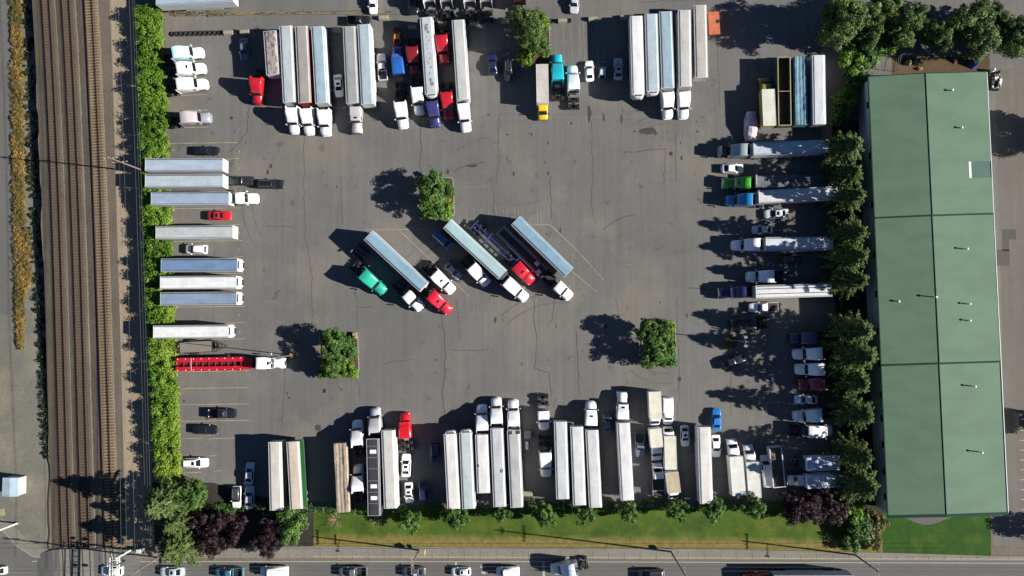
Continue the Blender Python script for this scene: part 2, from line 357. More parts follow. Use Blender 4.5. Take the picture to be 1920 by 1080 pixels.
    for x in ax:
        for sy in (1, -1): k.add('wheel', wheel_mesh(wr, .24), None, (x, sy*(hw-.11), wr))
    return k

def tandem(k, x, loc_z=.5, half=.94):
    for sy in (1, -1): k.add('wheel', dual_mesh(.5), None, (x, sy*half, loc_z))

def kit_tractor(style):
    k = Kit(); h = MB(); c = MB()
    hoodL = {'aero': 1.85, 'classic': 2.25, 'mid': 1.75, 'day': 1.75, 'open': 1.85}[style]
    if style in ('classic',):
        h.loft([ring(x, w_, z0, z1, t, .12, .05, 1.12) for x, w_, z0, z1, t in [(-.05, .98, .55, 1.55, .55), (-.3, 1.12, .55, 1.78, .66), (-.9, 1.16, .62, 1.86, .70), (-1.5, 1.0, .7, 1.92, .74), (-hoodL-.1, .98, .75, 1.98, .80)]], 'paint')
    elif style == 'open':
        h.loft([ring(x, w_, z0, z1, t, .1, .05, .9) for x, w_, z0, z1, t in [(.12, .85, .6, 1.3, .6), (-.02, 1.1, .55, 2.1, .85), (-.3, 1.16, .6, 2.45, .95), (-.48, 1.14, .9, 2.5, 1.0)]], 'paint')
    else:
        h.loft([ring(x, w_, z0, z1, t, .22, .06, 1.1) for x, w_, z0, z1, t in [(.02, .5, .65, 1.08, .42), (-.08, .78, .56, 1.36, .6), (-.32, .99, .52, 1.6, .76), (-.75, 1.12, .5, 1.8, .86), (-1.25, 1.15, .55, 1.94, .92), (-hoodL-.1, 1.1, .6, 2.06, .98)]], 'paint')
    k.add('hood', h, 'hood')
    if style == 'open':
        en = MB(); en.box(-1.8, -.55, -.42, .42, .9, 1.7, 'grease').box(-.7, -.5, -.5, .5, .8, 1.75, 'black_metal').cyl((-1.6, .55, 1.4), (-.8, .55, 1.4), .16, 'grey_metal').cyl((-1.5, -.5, 1.55), (-1.0, -.35, 1.75), .12, 'chrome').box(-1.85, -1.7, -1.05, 1.05, .7, 1.9, 'black_metal'); k.add('engine', en)
    g = MB(); gx = .0 if style == 'classic' else -.09
    g.bbox(gx-.1, gx+.06, -.48, .48, .7, 1.42 if style == 'classic' else 1.22, 'chrome' if style == 'classic' else 'black_metal', .03); k.add('grille', g)
    bmp = MB(); bmp.bbox(-.25, .16, -1.15, 1.15, .34, .68, 'chrome', .06) if style == 'classic' else bmp.loft([[(x, y, z) for x, y in ((.12, -.45), (.12, .45), (.02, .82), (-.22, 1.06), (-.55, 1.15), (-.55, 1.0), (-.2, .8), (-.1, 0), (-.2, -.8), (-.55, -1.0), (-.55, -1.15), (-.22, -1.06), (.02, -.82))] for z in (.34, .66)], 'paint', False); k.add('bumper', bmp, 'hood')
    x0 = -hoodL
    if style in ('aero', 'open'):
        st = [(x0+.08, 1.0, .8, 2.02, .92, .1), (x0-.36, 1.12, .75, 2.78, 1.02, .16), (x0-1.1, 1.2, .7, 3.18, 1.04, .25), (x0-1.9, 1.24, .7, 3.72, 1.12, .22), (x0-2.45, 1.25, .75, 3.9, 1.17, .16), (x0-3.45, 1.25, .85, 3.94, 1.19, .14), (x0-3.55, 1.24, .85, 3.9, 1.18, .12)]
    elif style == 'classic':
        st = [(x0+.02, 1.02, .8, 2.0, .95, .1), (x0-.32, 1.06, .75, 2.72, 1.0, .15), (x0-.5, 1.08, .75, 2.86, 1.02, .15), (x0-1.5, 1.1, .75, 2.95, 1.05, .15), (x0-1.56, 1.2, .75, 3.1, 1.12, .15), (x0-3.45, 1.22, .8, 3.3, 1.14, .16), (x0-3.55, 1.2, .85, 3.25, 1.12, .12)]
    elif style == 'mid':
        st = [(x0+.08, 1.0, .8, 2.02, .92, .1), (x0-.36, 1.12, .75, 2.78, 1.02, .16), (x0-1.4, 1.2, .7, 3.0, 1.08, .22), (x0-3.45, 1.24, .85, 3.1, 1.15, .2), (x0-3.55, 1.22, .85, 3.05, 1.13, .12)]
    else:
        st = [(x0+.08, 1.0, .8, 2.02, .92, .1), (x0-.36, 1.12, .75, 2.74, 1.02, .16), (x0-1.2, 1.18, .7, 2.92, 1.06, .2), (x0-2.05, 1.18, .8, 2.9, 1.06, .2), (x0-2.15, 1.15, .85, 2.84, 1.04, .12)]
    c.loft([ring(x, w_, z0, z1, t, r) for x, w_, z0, z1, t, r in st], 'paint'); k.add('cab', c, 'body')
    xb = st[-1][0]
    (xa, _, _, za, ta, _), (xc, _, _, zc, tc_, _) = st[0], st[1]
    g = MB()
    for sy in (1, -1):                       # two panes with a centre post
        g.slab((xa+.03, sy*.015, za+.03), (xa-.02, sy*(ta+.02), za+.0), (xc-.0, sy*(tc_-.06), zc-.06), (xc+.05, sy*.015, zc-.02), .07 if sy > 0 else -.07, 'glass')
    k.add('windshield', g)
    v = MB(); vz = zc; v.bbox(xc-.02, xc+.34, -tc_*.96, tc_*.96, vz-.03, vz+.04, 'chrome' if style == 'classic' else 'paint', .015)
    if style in ('classic', 'mid'): k.add('sun_visor', v, 'body')
    for sy in (1, -1):
        g = MB(); g.slab((xc-.1, sy*1.12, 2.02), (xc-.95, sy*1.17, 2.02), (xc-.95, sy*1.13, 2.66), (xc-.25, sy*1.08, 2.66), .06 if sy < 0 else -.06, 'glass'); k.add('side_window', g)
        m = MB(); m.bbox(xa-.12, xa+.02, min(sy*1.28, sy*1.5), max(sy*1.28, sy*1.5), 1.75, 2.5, 'paint' if style != 'classic' else 'chrome', .03).bar((xa-.06, sy*1.0, 2.3), (xa-.06, sy*1.32, 2.3), .025, 'black_metal'); k.add('mirror', m, 'body')
        hl = MB(); hl.bbox(-.42, -.16, min(sy*.7, sy*.97), max(sy*.7, sy*.97), .98, 1.32, 'lamp_lens', .05); k.add('headlight', hl)
        ft = MB(); ft.cyl((x0-.9, sy*.95, .72), (x0-2.3 if style != 'day' else x0-1.9, sy*.95, .72), .3, 'chrome', 12); k.add('fuel_tank', ft)
        if style in ('aero', 'open'):
            sx = MB(); sx.slab((xb, sy*1.2, .9), (xb-.62, sy*1.24, .95), (xb-.5, sy*1.22, 3.72), (xb, sy*1.18, 3.88), .04 if sy < 0 else -.04, 'paint'); k.add('side_extender', sx, 'body')
        if style in ('classic', 'day'):
            es = MB(); es.cyl((xb-.14, sy*1.0, 1.0), (xb-.14, sy*1.0, 3.7), .09, 'chrome', 10); k.add('exhaust_stack', es)
        k.add('wheel', wheel_mesh(.5, .32), None, (-1.05, sy*1.02, .5))
    bk = MB(); bk.box(xb-.04, xb+.0, -.95, .95, 1.0, 2.6, 'black_metal')
    k.add('back_panel', bk)
    sk_ = MB(); zr = {'aero': 3.42, 'open': 3.42, 'classic': 2.95, 'mid': 3.02, 'day': 2.93}[style]
    xs = x0 - (1.35 if style != 'classic' else .95)
    s0, s1 = (xs-.25, xs+.15)
    def zroof(x):
        for (xa_, _, _, za_, _, _), (xb_, _, _, zb_, _, _) in zip(st, st[1:]):
            if xb_ <= x <= xa_: return za_ + (zb_-za_)*(xa_-x)/(xa_-xb_)
        return 3
    sk_.slab((s0, -.36, zroof(s0)), (s1, -.36, zroof(s1)), (s1, .36, zroof(s1)), (s0, .36, zroof(s0)), .025, 'glass'); k.add('skylight', sk_)
    ml = MB()
    for i in range(5): ml.bbox(xc-.12, xc-.02, -.8+.4*i-.05, -.8+.4*i+.05, zc+.02, zc+.1, 'amber_lens', .02)
    k.add('marker_lamps', ml)
    fr = MB(); xe = xb - 3.1
    for sy in (1, -1): fr.box(xe, -.4, min(sy*.36, sy*.46), max(sy*.36, sy*.46), .72, 1.0, 'black_metal')
    for x in (xb-.5, xb-1.95, xe+.05): fr.box(x-.07, x+.07, -.36, .36, .76, .96, 'black_metal')
    for x in (xb-1.28, xb-2.6): fr.cyl((x, -.9, .5), (x, .9, .5), .1, 'black_metal', 8).box(x-.28, x+.28, -.2, .2, .4, .68, 'grease')
    k.add('frame', fr)
    dk = MB(); dk.box(xb-.75, xb-.12, -.5, .5, 1.01, 1.05, 'grey_metal'); k.add('deck_plate', dk)
    fw = MB(); fw.bbox(xb-2.35, xb-1.55, -.42, .42, 1.06, 1.2, 'grease', .05); k.add('fifth_wheel', fw)
    for x in (xb-1.28, xb-2.6): tandem(k, x)
    for sy in (1, -1):
        mf = MB(); mf.box(xe-.06, xe-.03, min(sy*.65, sy*1.24), max(sy*.65, sy*1.24), .2, 1.0, 'rubber'); k.add('mud_flap', mf)
        tl = MB(); tl.bbox(xe-.08, xe, min(sy*.3, sy*.5), max(sy*.3, sy*.5), .8, .95, 'red_lens', .02); k.add('tail_light', tl)
    k.back = xb
    return k

def running_gear(k, L, front=True, zf=1.2, slide=0.0):
    xs = (-L/2 + 1.0 + slide, -L/2 + 2.3 + slide)
    f = MB()
    for sy in (1, -1): f.box(xs[0]-.6, xs[1]+.9, min(sy*.42, sy*.54), max(sy*.42, sy*.54), .78, zf, 'black_metal')
    for x in xs: f.cyl((x, -.9, .5), (x, .9, .5), .09, 'black_metal', 8)
    k.add('bogie_frame', f)
    for x in xs: tandem(k, x)
    for sy in (1, -1):
        m = MB(); m.box(xs[0]-.75, xs[0]-.72, min(sy*.65, sy*1.24), max(sy*.65, sy*1.24), .2, zf, 'rubber'); k.add('mud_flap', m)
        if front:
            lg = MB(); lg.box(L/2-2.7, L/2-2.56, min(sy*.7, sy*.84), max(sy*.7, sy*.84), .12, zf, 'grey_metal').box(L/2-2.8, L/2-2.46, min(sy*.62, sy*.92), max(sy*.62, sy*.92), .03, .12, 'grey_metal'); k.add('landing_leg', lg)

def kit_van_trailer(L, W=2.55, H=4.11, reefer=False, skirt=True, roofmat='roof_skin', z0=1.18):
    k = Kit(); h = W/2; b = MB(); x0, x1 = -L/2, L/2
    b.box(x0+.03, x1, -h, h, z0, H-.05, 'panel'); k.add('box', b, 'side')
    r = MB(); zr = H-.03                   # roof skin, slightly crowned
    n = 7; rows = []
    for i in range(n):
        y = -h+.045 + (W-.09)*i/(n-1); rows.append((y, zr + .022*(1-(2*i/(n-1)-1)**2)))
    r.loft([[(x, y, z) for y, z in rows] + [(x, y, zr-.0) for y, z in rows[::-1]] for x in (x0+.05, x1-.05)], roofmat, True); k.add('roof', r, 'roof')
    t = MB()
    for sy in (1, -1): t.box(x0, x1+.02, min(sy*(h-.05), sy*(h+.012)), max(sy*(h-.05), sy*(h+.012)), H-.16, H, 'pale_metal')
    t.box(x1-.05, x1+.02, -h+.05, h-.05, H-.16, H, 'pale_metal').box(x0, x0+.05, -h+.05, h-.05, H-.16, H, 'pale_metal'); k.add('top_rail', t)
    bt = MB()
    for sy in (1, -1): bt.box(x0+.03, x1, min(sy*(h-.1), sy*(h+.012)), max(sy*(h-.1), sy*(h+.012)), z0-.14, z0, 'grey_metal')
    for i in range(int(L/1.2)): x = x0+.6+i*1.2; bt.box(x-.04, x+.04, -h+.1, h-.1, z0-.13, z0-.02, 'black_metal')
    k.add('floor_frame', bt)
    for sy in (1, -1):
        d = MB(); d.box(x0-.03, x0+.03, min(sy*.02, sy*(h-.06)), max(sy*.02, sy*(h-.06)), z0+.06, H-.18, 'panel').bar((x0-.05, sy*.35, z0+.1), (x0-.05, sy*.35, H-.25), .02, 'grey_metal').bar((x0-.05, sy*.9, z0+.1), (x0-.05, sy*.9, H-.25), .02, 'grey_metal'); dd = k.add('rear_door', d, 'side')
        tl = MB(); tl.bbox(x0-.04, x0+.03, min(sy*.8, sy*1.05), max(sy*.8, sy*1.05), z0-.13, z0-.02, 'red_lens', .02); k.add('tail_light', tl)
    ug = MB(); ug.box(x0-.02, x0+.08, -1.1, 1.1, .48, .6, 'grey_metal').box(x0, x0+.07, -.6, -.5, .6, z0-.13, 'grey_metal').box(x0, x0+.07, .5, .6, .6, z0-.13, 'grey_metal'); k.add('underride_guard', ug)
    running_gear(k, L, True, z0-.14)
    if skirt:
        for sy in (1, -1):
            s_ = MB(); s_.box(x0+4.6, x1-3.2, min(sy*(h-.06), sy*(h-.03)), max(sy*(h-.06), sy*(h-.03)), .38, z0-.14, 'panel'); k.add('side_skirt', s_, 'side')
    if reefer:
        u = MB(); hw = h-.18
        def rg(z, i, fwd): return [(x1+.025, -hw+i, z), (x1+fwd*.55, -hw+i, z), (x1+fwd*.9, -hw*.72+i, z), (x1+fwd, -hw*.35, z), (x1+fwd, hw*.35, z), (x1+fwd*.9, hw*.72-i, z), (x1+fwd*.55, hw-i, z), (x1+.025, hw-i, z)]
        u.loft([rg(1.75, 0, .55), rg(1.95, 0, .66), rg(3.2, 0, .66), rg(3.85, .04, .5), rg(3.98, .12, .36)], 'paint'); p = k.add('cooling_unit', u, 'unit')
        gl = MB(); gl.slab((x1+.36, -hw*.62, 3.94), (x1+.36, hw*.62, 3.94), (x1+.08, hw*.7, 4.0), (x1+.08, -hw*.7, 4.0), .03, 'black_metal'); k.add('fan_grille', gl, None, None, p)
        gf = MB(); gf.slab((x1+.67, -.6, 2.0), (x1+.67, .6, 2.0), (x1+.67, .6, 2.9), (x1+.67, -.6, 2.9), .02, 'black_metal'); k.add('air_grille', gf, None, None, p)
    return k

def kit_flatbed(L, W=2.55, deck='matte', bulk=True):
    k = Kit(); d = MB(); h = W/2
    d.box(-L/2, L/2, -h, h, 1.28, 1.42, deck)
    for sy in (1, -1): d.box(-L/2, L/2, min(sy*h, sy*(h+.04)), max(sy*h, sy*(h+.04)), 1.25, 1.44, 'black_metal')
    for i in range(int(L/.6)): x = -L/2+.3+i*.6; d.box(x-.02, x+.02, -h+.05, h-.05, 1.42, 1.428, 'black_metal')
    k.add('deck', d, 'roof'); f = MB()
    for sy in (1, -1): f.box(-L/2+.2, L/2-.3, min(sy*.42, sy*.54), max(sy*.42, sy*.54), .85, 1.28, 'black_metal')
    k.add('main_beams', f)
    if bulk: b = MB(); b.bbox(L/2-.1, L/2, -h, h, 1.44, 2.5, 'pale_metal', .02); k.add('headboard', b)
    running_gear(k, L, True, 1.25); return k

def kit_skeletal(L, W=2.45, color=True):
    k = Kit(); f = MB(); mt = 'paint'
    for sy in (1, -1): f.box(-L/2, L/2, min(sy*.4, sy*.54), max(sy*.4, sy*.54), .98, 1.25, mt)
    n = max(4, int(L/1.3))
    for i in range(n+1): x = -L/2 + .1 + (L-.2)*i/n; f.box(x-.05, x+.05, -.4, .4, 1.02, 1.2, mt)
    k.add('beams', f, 'body')
    for x in (-L/2+.12, L/2-.12, -.3*L/2):
        b = MB(); b.box(x-.12, x+.12, -W/2, W/2, 1.26, 1.44, mt).box(x-.14, x+.14, -W/2-.02, -W/2+.2, 1.44, 1.54, mt).box(x-.14, x+.14, W/2-.2, W/2+.02, 1.44, 1.54, mt); k.add('bolster', b, 'body')
    g = MB(); g.box(-L/2+.0, -L/2+.14, -W/2, W/2, .55, .75, mt); k.add('rear_bumper', g, 'body')
    running_gear(k, L, True, .98); return k

def kit_open_top(L, W=2.5, H=3.6, z0=1.15, inner='timber', partition=True, fill=.12):
    k = Kit(); h = W/2; b = MB(); t = .09; x0, x1 = -L/2, L/2
    for sy in (1, -1): b.box(x0, x1, min(sy*(h-t), sy*h), max(sy*(h-t), sy*h), z0, H-.09, 'panel')
    b.box(x0, x0+t, -h+t, h-t, z0, H-.09, 'panel').box(x1-t, x1, -h+t, h-t, z0, H-.09, 'panel'); k.add('box', b, 'side')
    r = MB()
    for sy in (1, -1): r.box(x0-.02, x1+.02, min(sy*(h-t-.06), sy*(h+.03)), max(sy*(h-t-.06), sy*(h+.03)), H-.085, H, 'matte')
    r.box(x0-.02, x0+t+.05, -h+t+.06, h-t-.06, H-.085, H, 'matte').box(x1-t-.05, x1+.02, -h+t+.06, h-t-.06, H-.085, H, 'matte')
    if partition: r.box(-.06, .06, -h+t+.06, h-t-.06, H-.085, H-.01, 'matte')
    k.add('rim', r, 'rim')
    f = MB(); f.box(x0+t, x1-t, -h+t, h-t, z0, z0+fill, 'matte'); k.add('load', f, 'load')
    running_gear(k, L, True, z0); return k

def tarp_mesh(L, W, z0, H, seed, sag=.25, folds=7, mat='tarp'):
    rng = random.Random(seed); m = MB(); nx, ny = int(L/.35), 14; ph = [rng.uniform(0, 6) for _ in range(8)]
    rings = []
    for i in range(nx+1):
        x = -L/2 + L*i/nx; up = []
        for j in range(ny+1):
            y = -W/2 + W*j/ny
            z = H + .05*math.sin(y*folds/W*6.28/2+ph[0]+.5*math.sin(x*.5+ph[1])) + .02*math.sin(x*2.9+ph[2]+y*2) + rng.uniform(-.03, .03) - sag*math.cos(math.pi*y/W)**2*(.6+.4*math.sin(x*.8+ph[3]))
            up.append((x, y, z))
        rings.append([(x, -W/2-.02, z0)] + up + [(x, W/2+.02, z0)])
    m.loft(rings, mat, True); return m

def kit_tarped(L, W=2.5, z0=1.3, H=3.4, seed=1, split=True):
    k = Kit(); d = MB(); d.box(-L/2, L/2, -W/2, W/2, 1.15, 1.3, 'black_metal'); k.add('deck', d)
    k.add('tarpaulin', tarp_mesh(L, W, z0, H, seed, .15), 'roof')
    st = MB()
    for sy in (1, -1): st.bar((-L/2, sy*(W/2+.05), 2.4), (L/2, sy*(W/2+.05), 2.4), .025, 'black_metal')
    k.add('tie_rope', st)
    running_gear(k, L, True, 1.15); return k

def kit_box_truck(Lb, W=2.4, H=3.5, hood=1.0, cabL=1.5, tandem_=False, flat=False):
    k = Kit(); c = MB(); h = MB(); hw = 1.0
    h.loft([ring(x, w_, z0, z1, t, .16, .05, .95) for x, w_, z0, z1, t in [(0, .66, .5, .98, .55), (-.12, .92, .45, 1.15, .75), (-hood*.6, 1.0, .45, 1.3, .85), (-hood-.1, 1.0, .5, 1.42, .9)]], 'paint'); k.add('hood', h, 'body')
    x0 = -hood
    st = [(x0+.05, .95, .6, 1.4, .88, .1), (x0-.55, 1.0, .6, 2.15, .85, .2), (x0-.8, 1.0, .6, 2.28, .86, .2), (x0-cabL+.1, 1.0, .6, 2.3, .88, .2), (x0-cabL, .98, .6, 2.22, .86, .12)]
    c.loft([ring(x, w_, a_, b_, t, r) for x, w_, a_, b_, t, r in st], 'paint'); k.add('cab', c, 'body')
    g = MB(); g.slab((x0+.1, .85, 1.43), (x0-.5, .77, 2.12), (x0-.5, -.77, 2.12), (x0+.1, -.85, 1.43), -.05, 'glass'); k.add('windshield', g)
    for sy in (1, -1):
        s_ = MB(); s_.slab((x0-.3, sy*1.0, 1.45), (x0-cabL+.25, sy*1.0, 1.45), (x0-cabL+.3, sy*.93, 2.05), (x0-.55, sy*.93, 2.05), .03 if sy < 0 else -.03, 'glass'); k.add('side_window', s_)
        m = MB(); m.bbox(x0-.12, x0+.02, min(sy*1.12, sy*1.32), max(sy*1.12, sy*1.32), 1.35, 1.85, 'black_metal', .03).bar((x0-.05, sy*.95, 1.6), (x0-.05, sy*1.14, 1.6), .02, 'black_metal'); k.add('mirror', m)
        hl = MB(); hl.bbox(-.28, -.05, min(sy*.6, sy*.86), max(sy*.6, sy*.86), .8, 1.0, 'lamp_lens', .03); k.add('headlight', hl)
        k.add('wheel', wheel_mesh(.42, .28), None, (-.85, sy*.86, .42))
    bm = MB(); bm.bbox(-.2, .1, -1.02, 1.02, .38, .6, 'chrome', .04); k.add('bumper', bm)
    xf = x0 - cabL - .15; xr = xf - Lb
    fr = MB()
    for sy in (1, -1): fr.box(xr+.1, -.4, min(sy*.36, sy*.46), max(sy*.36, sy*.46), .62, .9, 'black_metal')
    k.add('frame', fr)
    if flat:
        d = MB(); d.box(xr, xf, -W/2, W/2, .92, 1.05, 'black_metal')
        for sy in (1, -1): d.box(xr, xf, min(sy*W/2, sy*(W/2+.06)), max(sy*W/2, sy*(W/2+.06)), .9, 1.12, 'pale_metal')
        d.box(xr+1.0, xr+1.08, -W/2, W/2, 1.05, 1.13, 'pale_metal'); k.add('deck', d)
        hb = MB(); hb.box(xf-.06, xf, -W/2, W/2, 1.05, 2.0, 'black_metal'); k.add('headboard', hb)
    else:
        b = MB(); b.box(xr, xf, -W/2, W/2, .95, H-.06, 'panel'); k.add('box', b, 'side')
        r = MB(); r.box(xr+.04, xf-.04, -W/2+.04, W/2-.04, H-.06, H-.02, 'roof_skin'); k.add('roof', r, 'roof')
        t = MB()
        for sy in (1, -1): t.box(xr-.01, xf+.01, min(sy*(W/2-.05), sy*(W/2+.01)), max(sy*(W/2-.05), sy*(W/2+.01)), H-.14, H, 'pale_metal')
        t.box(xr-.01, xr+.05, -W/2+.05, W/2-.05, H-.14, H, 'pale_metal').box(xf-.05, xf+.01, -W/2+.05, W/2-.05, H-.14, H, 'pale_metal'); k.add('top_rail', t)
        d = MB(); d.box(xr-.03, xr, -W/2+.12, W/2-.12, 1.05, H-.25, 'panel'); k.add('roller_door', d, 'side')
    ax = [xr + 1.5] if not tandem_ else [xr+1.1, xr+2.3]
    for x in ax:
        for sy in (1, -1): k.add('wheel', dual_mesh(.45, .5), None, (x, sy*.85, .45))
    ub = MB(); ub.box(xr-.1, xr, -1.0, 1.0, .5, .65, 'grey_metal'); k.add('rear_bumper', ub)
    k.rear = xr; k.boxf = xf
    return k

# ------------------------------------------------------------------ the setting: ground, lot, road, rails
def PG(pts, z): return [(p.x, p.y, z) for p in (G(x, y) for x, y in pts)]
def sheet(name, pts, z, mat): return struct(name, MB().sheet(PG(pts, z)[::-1], mat))
def lerp_path(path, y):                      # path: list of (y, x); value of x at photo row y
    for (ya, xa), (yb, xb) in zip(path, path[1:]):
        if y <= yb or (yb, xb) == path[-1]: return xa + (xb-xa)*(y-ya)/(yb-ya)
# ground with the low western strip: the rail bank drops towards the old road on the left
BANK = [(-300, 52), (0, 64), (300, 74), (560, 84), (700, 92), (900, 92), (1300, 95)]
def drop(y): return 1.35 if y < 600 else max(0.0, 1.35*(1-(y-600)/330.0))
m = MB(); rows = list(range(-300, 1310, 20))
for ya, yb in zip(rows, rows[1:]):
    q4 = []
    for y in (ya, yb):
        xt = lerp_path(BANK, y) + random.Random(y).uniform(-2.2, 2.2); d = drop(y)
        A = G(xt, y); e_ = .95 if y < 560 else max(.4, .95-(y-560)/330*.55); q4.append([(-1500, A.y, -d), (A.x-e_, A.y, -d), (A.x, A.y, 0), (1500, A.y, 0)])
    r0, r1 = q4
    m.add([r0[0], r0[1], r1[1], r1[0]], [(3, 2, 1, 0)], 'gravel_west'); m.add([r0[1], r0[2], r1[2], r1[1]], [(3, 2, 1, 0)], 'soil_and_shade'); m.add([r0[2], r0[3], r1[3], r1[2]], [(3, 2, 1, 0)], 'gravel')  # bank face coloured dark to deepen the shade on it
yt, yb_ = G(0, -300).y, G(0, 1300).y
m.add([(-1500, yt, -1.35), (1500, yt, 0), (1500, 1500, 0), (-1500, 1500, -1.35)], [(0, 1, 2, 3)], 'gravel')
m.add([(-1500, yb_, 0), (1500, yb_, 0), (1500, -1500, 0), (-1500, -1500, 0)], [(3, 2, 1, 0)], 'gravel')
struct('ground', m)
def PGd(pts, dz): return [(G(x, y).x, G(x, y).y, -drop(y)+dz) for x, y in pts]
struct('old_road', MB().sheet(PGd([(-300, -300), (6, -300), (14, 300), (20, 590), (-300, 590)], .004)[::-1], 'road_tar'))
sheet('access_track', [(196, -300), (262, -300), (252, 0), (268, 300), (276, 600), (290, 1015), (232, 1015), (222, 600), (212, 300), (204, 0)], .004, 'gravel_pale')
sheet('lot_asphalt', [(300, -350), (2500, -350), (2500, 1022), (1862, 1022), (1862, 940), (1640, 940), (1590, 958), (960, 958), (590, 962), (400, 962), (344, 900), (330, 600), (322, 300), (310, 60)], .004, 'asphalt')
sheet('soil_bed', [(1560, 225), (1640, 225), (1672, 980), (1600, 1000), (1578, 900), (1566, 600)], .006, 'soil_and_shade')
sheet('dirt_patch', [(1672, 108), (1855, 106), (1858, 150), (1672, 160)], .008, 'dirt')
sheet('side_lot', [(1866, 130), (2500, 100), (2500, 1022), (1904, 1022), (1888, 960)], .008, 'asphalt_brown')
m = MB()
for x0, y0, x1, y1 in ((1879, 430, 1905, 449), (1879, 449, 1892, 470), (1866, 468, 1893, 498)): m.sheet(PG([(x0, y0), (x1, y0), (x1, y1), (x0, y1)], .012)[::-1], 'patch_tar')
struct('asphalt_patches', m)
sheet('verge', [(588, 958), (960, 953), (1600, 950), (1668, 985), (1660, 1036), (1258, 1027), (588, 1024)], .008, 'turf_verge')
if False: sheet('verge_dry', [(590, 1004), (960, 1001), (1500, 1008), (1640, 1026), (1258, 1028), (588, 1024)], .012, 'turf_dry')
sheet('front_lawn', [(1655, 962), (1858, 962), (1858, 1042), (1655, 1039)], .0105, 'turf_rich')
m = MB(); pts = [(1668, 966), (1700, 972)] + [(1700+75*t/10, 972+12*math.sin(math.pi*t/10)) for t in range(1, 10)] + [(1790, 968), (1800, 960), (1668, 960)]
m.sheet(PG(pts, .0145)[::-1], 'asphalt_new'); struct('entry_apron', m)
sheet('planting_bed', [(285, 905), (400, 905), (600, 962), (588, 1024), (290, 1020)], .0055, 'soil_and_shade')
# street along the bottom
sheet('street', [(-400, 1052), (60, 1052), (300, 1052), (2500, 1052), (2500, 1500), (-400, 1500)], .012, 'road_tar')
sheet('west_junction', [(-400, 1010), (8, 1010), (30, 1026), (62, 1044), (96, 1052), (-400, 1052)], .008, 'road_tar')
m = MB()                                     # pavement with its kerb, a real step
top = PG([(252, 1032), (588, 1024), (1258, 1028), (1660, 1036), (1860, 1042), (2500, 1042)], .12); bot = PG([(252, 1046), (588, 1046), (1258, 1048), (1660, 1050), (1860, 1051), (2500, 1051)], .12)
for i in range(5):
    a4 = [top[i], top[i+1], bot[i+1], bot[i]]; m.add(a4, [(3, 2, 1, 0)], 'concrete')
    m.add([bot[i], bot[i+1], (bot[i+1][0], bot[i+1][1], 0), (bot[i][0], bot[i][1], 0)], [(3, 2, 1, 0)], 'kerb_stone'); m.add([top[i], top[i+1], (top[i+1][0], top[i+1][1], 0), (top[i][0], top[i][1], 0)], [(0, 1, 2, 3)], 'concrete')
struct('pavement', m)
m = MB()
for x in range(270, 2000, 30):
    y0 = 1030 if x < 588 else 1026 + (x-588)*.0135; m.ribbon([G(x, y0), G(x+1, 1048)], .05, .124, 'tar_seal')
m.ribbon([G(588, 1043.5), G(1258, 1045.5), G(1660, 1047.5), G(2300, 1048.5)], .22, .124, 'kerb_stone')
struct('pavement_joints', m)
m = MB(); m.ribbon([G(60, 1052.5), G(118, 1052), ], .13, .016, 'line_road').ribbon([G(185, 1053), G(300, 1053), G(960, 1053), G(1920, 1056), G(2400, 1057)], .13, .016, 'line_road')
m.ribbon([G(-300, 1076), G(60, 1074)], .1, .016, 'line_faint'); m.ribbon([G(346, 1066), G(346, 1085)], .45, .016, 'line_road')
for x, y in ((900, 1062), (903, 1073)): m.ribbon([G(x, y), G(x+8, y+2)], .45, .016, 'line_road')
for x in (855, 1019): m.ribbon([G(x, 1054), G(x+1, 1090)], .45, .016, 'line_road')
for i in range(10): m.ribbon([G(1911+i*.5, 825+18.5*i-18), G(1935, 825+18.5*i-18)], .13, .016, 'line_road')
m.ribbon([G(1897, 133), G(1897, 170)], .1, .016, 'line_white')
struct('road_markings', m)
m = MB()
for y, x0, x1 in ((116, 330, 388), (147, 372, 386), (179, 331, 389), (208, 334, 390), (240, 322, 391), (269, 318, 447), (298.7, 424, 449), (391.4, 325, 452), (422, 430, 453), (453, 325, 455), (483, 438, 455), (514, 326, 457), (545, 326, 457), (576, 328, 460), (606, 423, 460), (637, 352, 461), (697, 337, 466), (728.5, 337, 465), (759, 337, 467), (790, 339, 468), (823, 341, 380), (823, 390, 444), (887, 343, 378), (855, 392, 407), (884, 400, 415)):
    m.ribbon([G(x0, y), G((x0+x1)/2, y-.9), G(x1, y-1.8)], .12, .010, 'line_yellow')
for y in (284, 316, 437, 468, 591, 623): m.box(G(449, y).x-.2, G(449, y).x+.15, G(449, y).y-.25, G(449, y).y+.25, .006, .010, 'line_white')
for a_, b_ in (((738, 405), (835, 560)), ((778, 436), (880, 555)), ((747, 431), (860, 560))): pass
for pl in ([(747, 431), (800, 480), (880, 556)], [(1031, 421), (1080, 467), (1132, 525)], [(1062, 500), (1120, 548)]): m.ribbon([G(*p) for p in pl], .11, .010, 'line_yellow')
m.ribbon([G(684, 431), G(760, 430), G(830, 428)], .1, .010, 'line_yellow'); m.ribbon([G(995, 422), G(1031, 421)], .1, .010, 'line_yellow')
rng = random.Random(3)
def fan(x0, x1, dx, ya, yb, mat, jit=6, lean=.045):     # rows of worn stall lines
    x = x0
    while x < x1:
        if rng.random() < .82:
            u, v_ = ya + rng.uniform(-jit, jit), yb + rng.uniform(-jit, jit); m.ribbon([G(x, u), G(x+(v_-u)*lean, v_)], .09, .010, mat)
        x += dx*rng.choice((.5, .5, 1, 1))
fan(1040, 1190, 15.3, 45, 120, 'line_white', 4); fan(905, 1000, 16, 100, 215, 'line_faint', 12); fan(905, 1260, 15.5, 160, 222, 'line_faint', 10); fan(480, 900, 30, 228, 262, 'line_faint', 10)
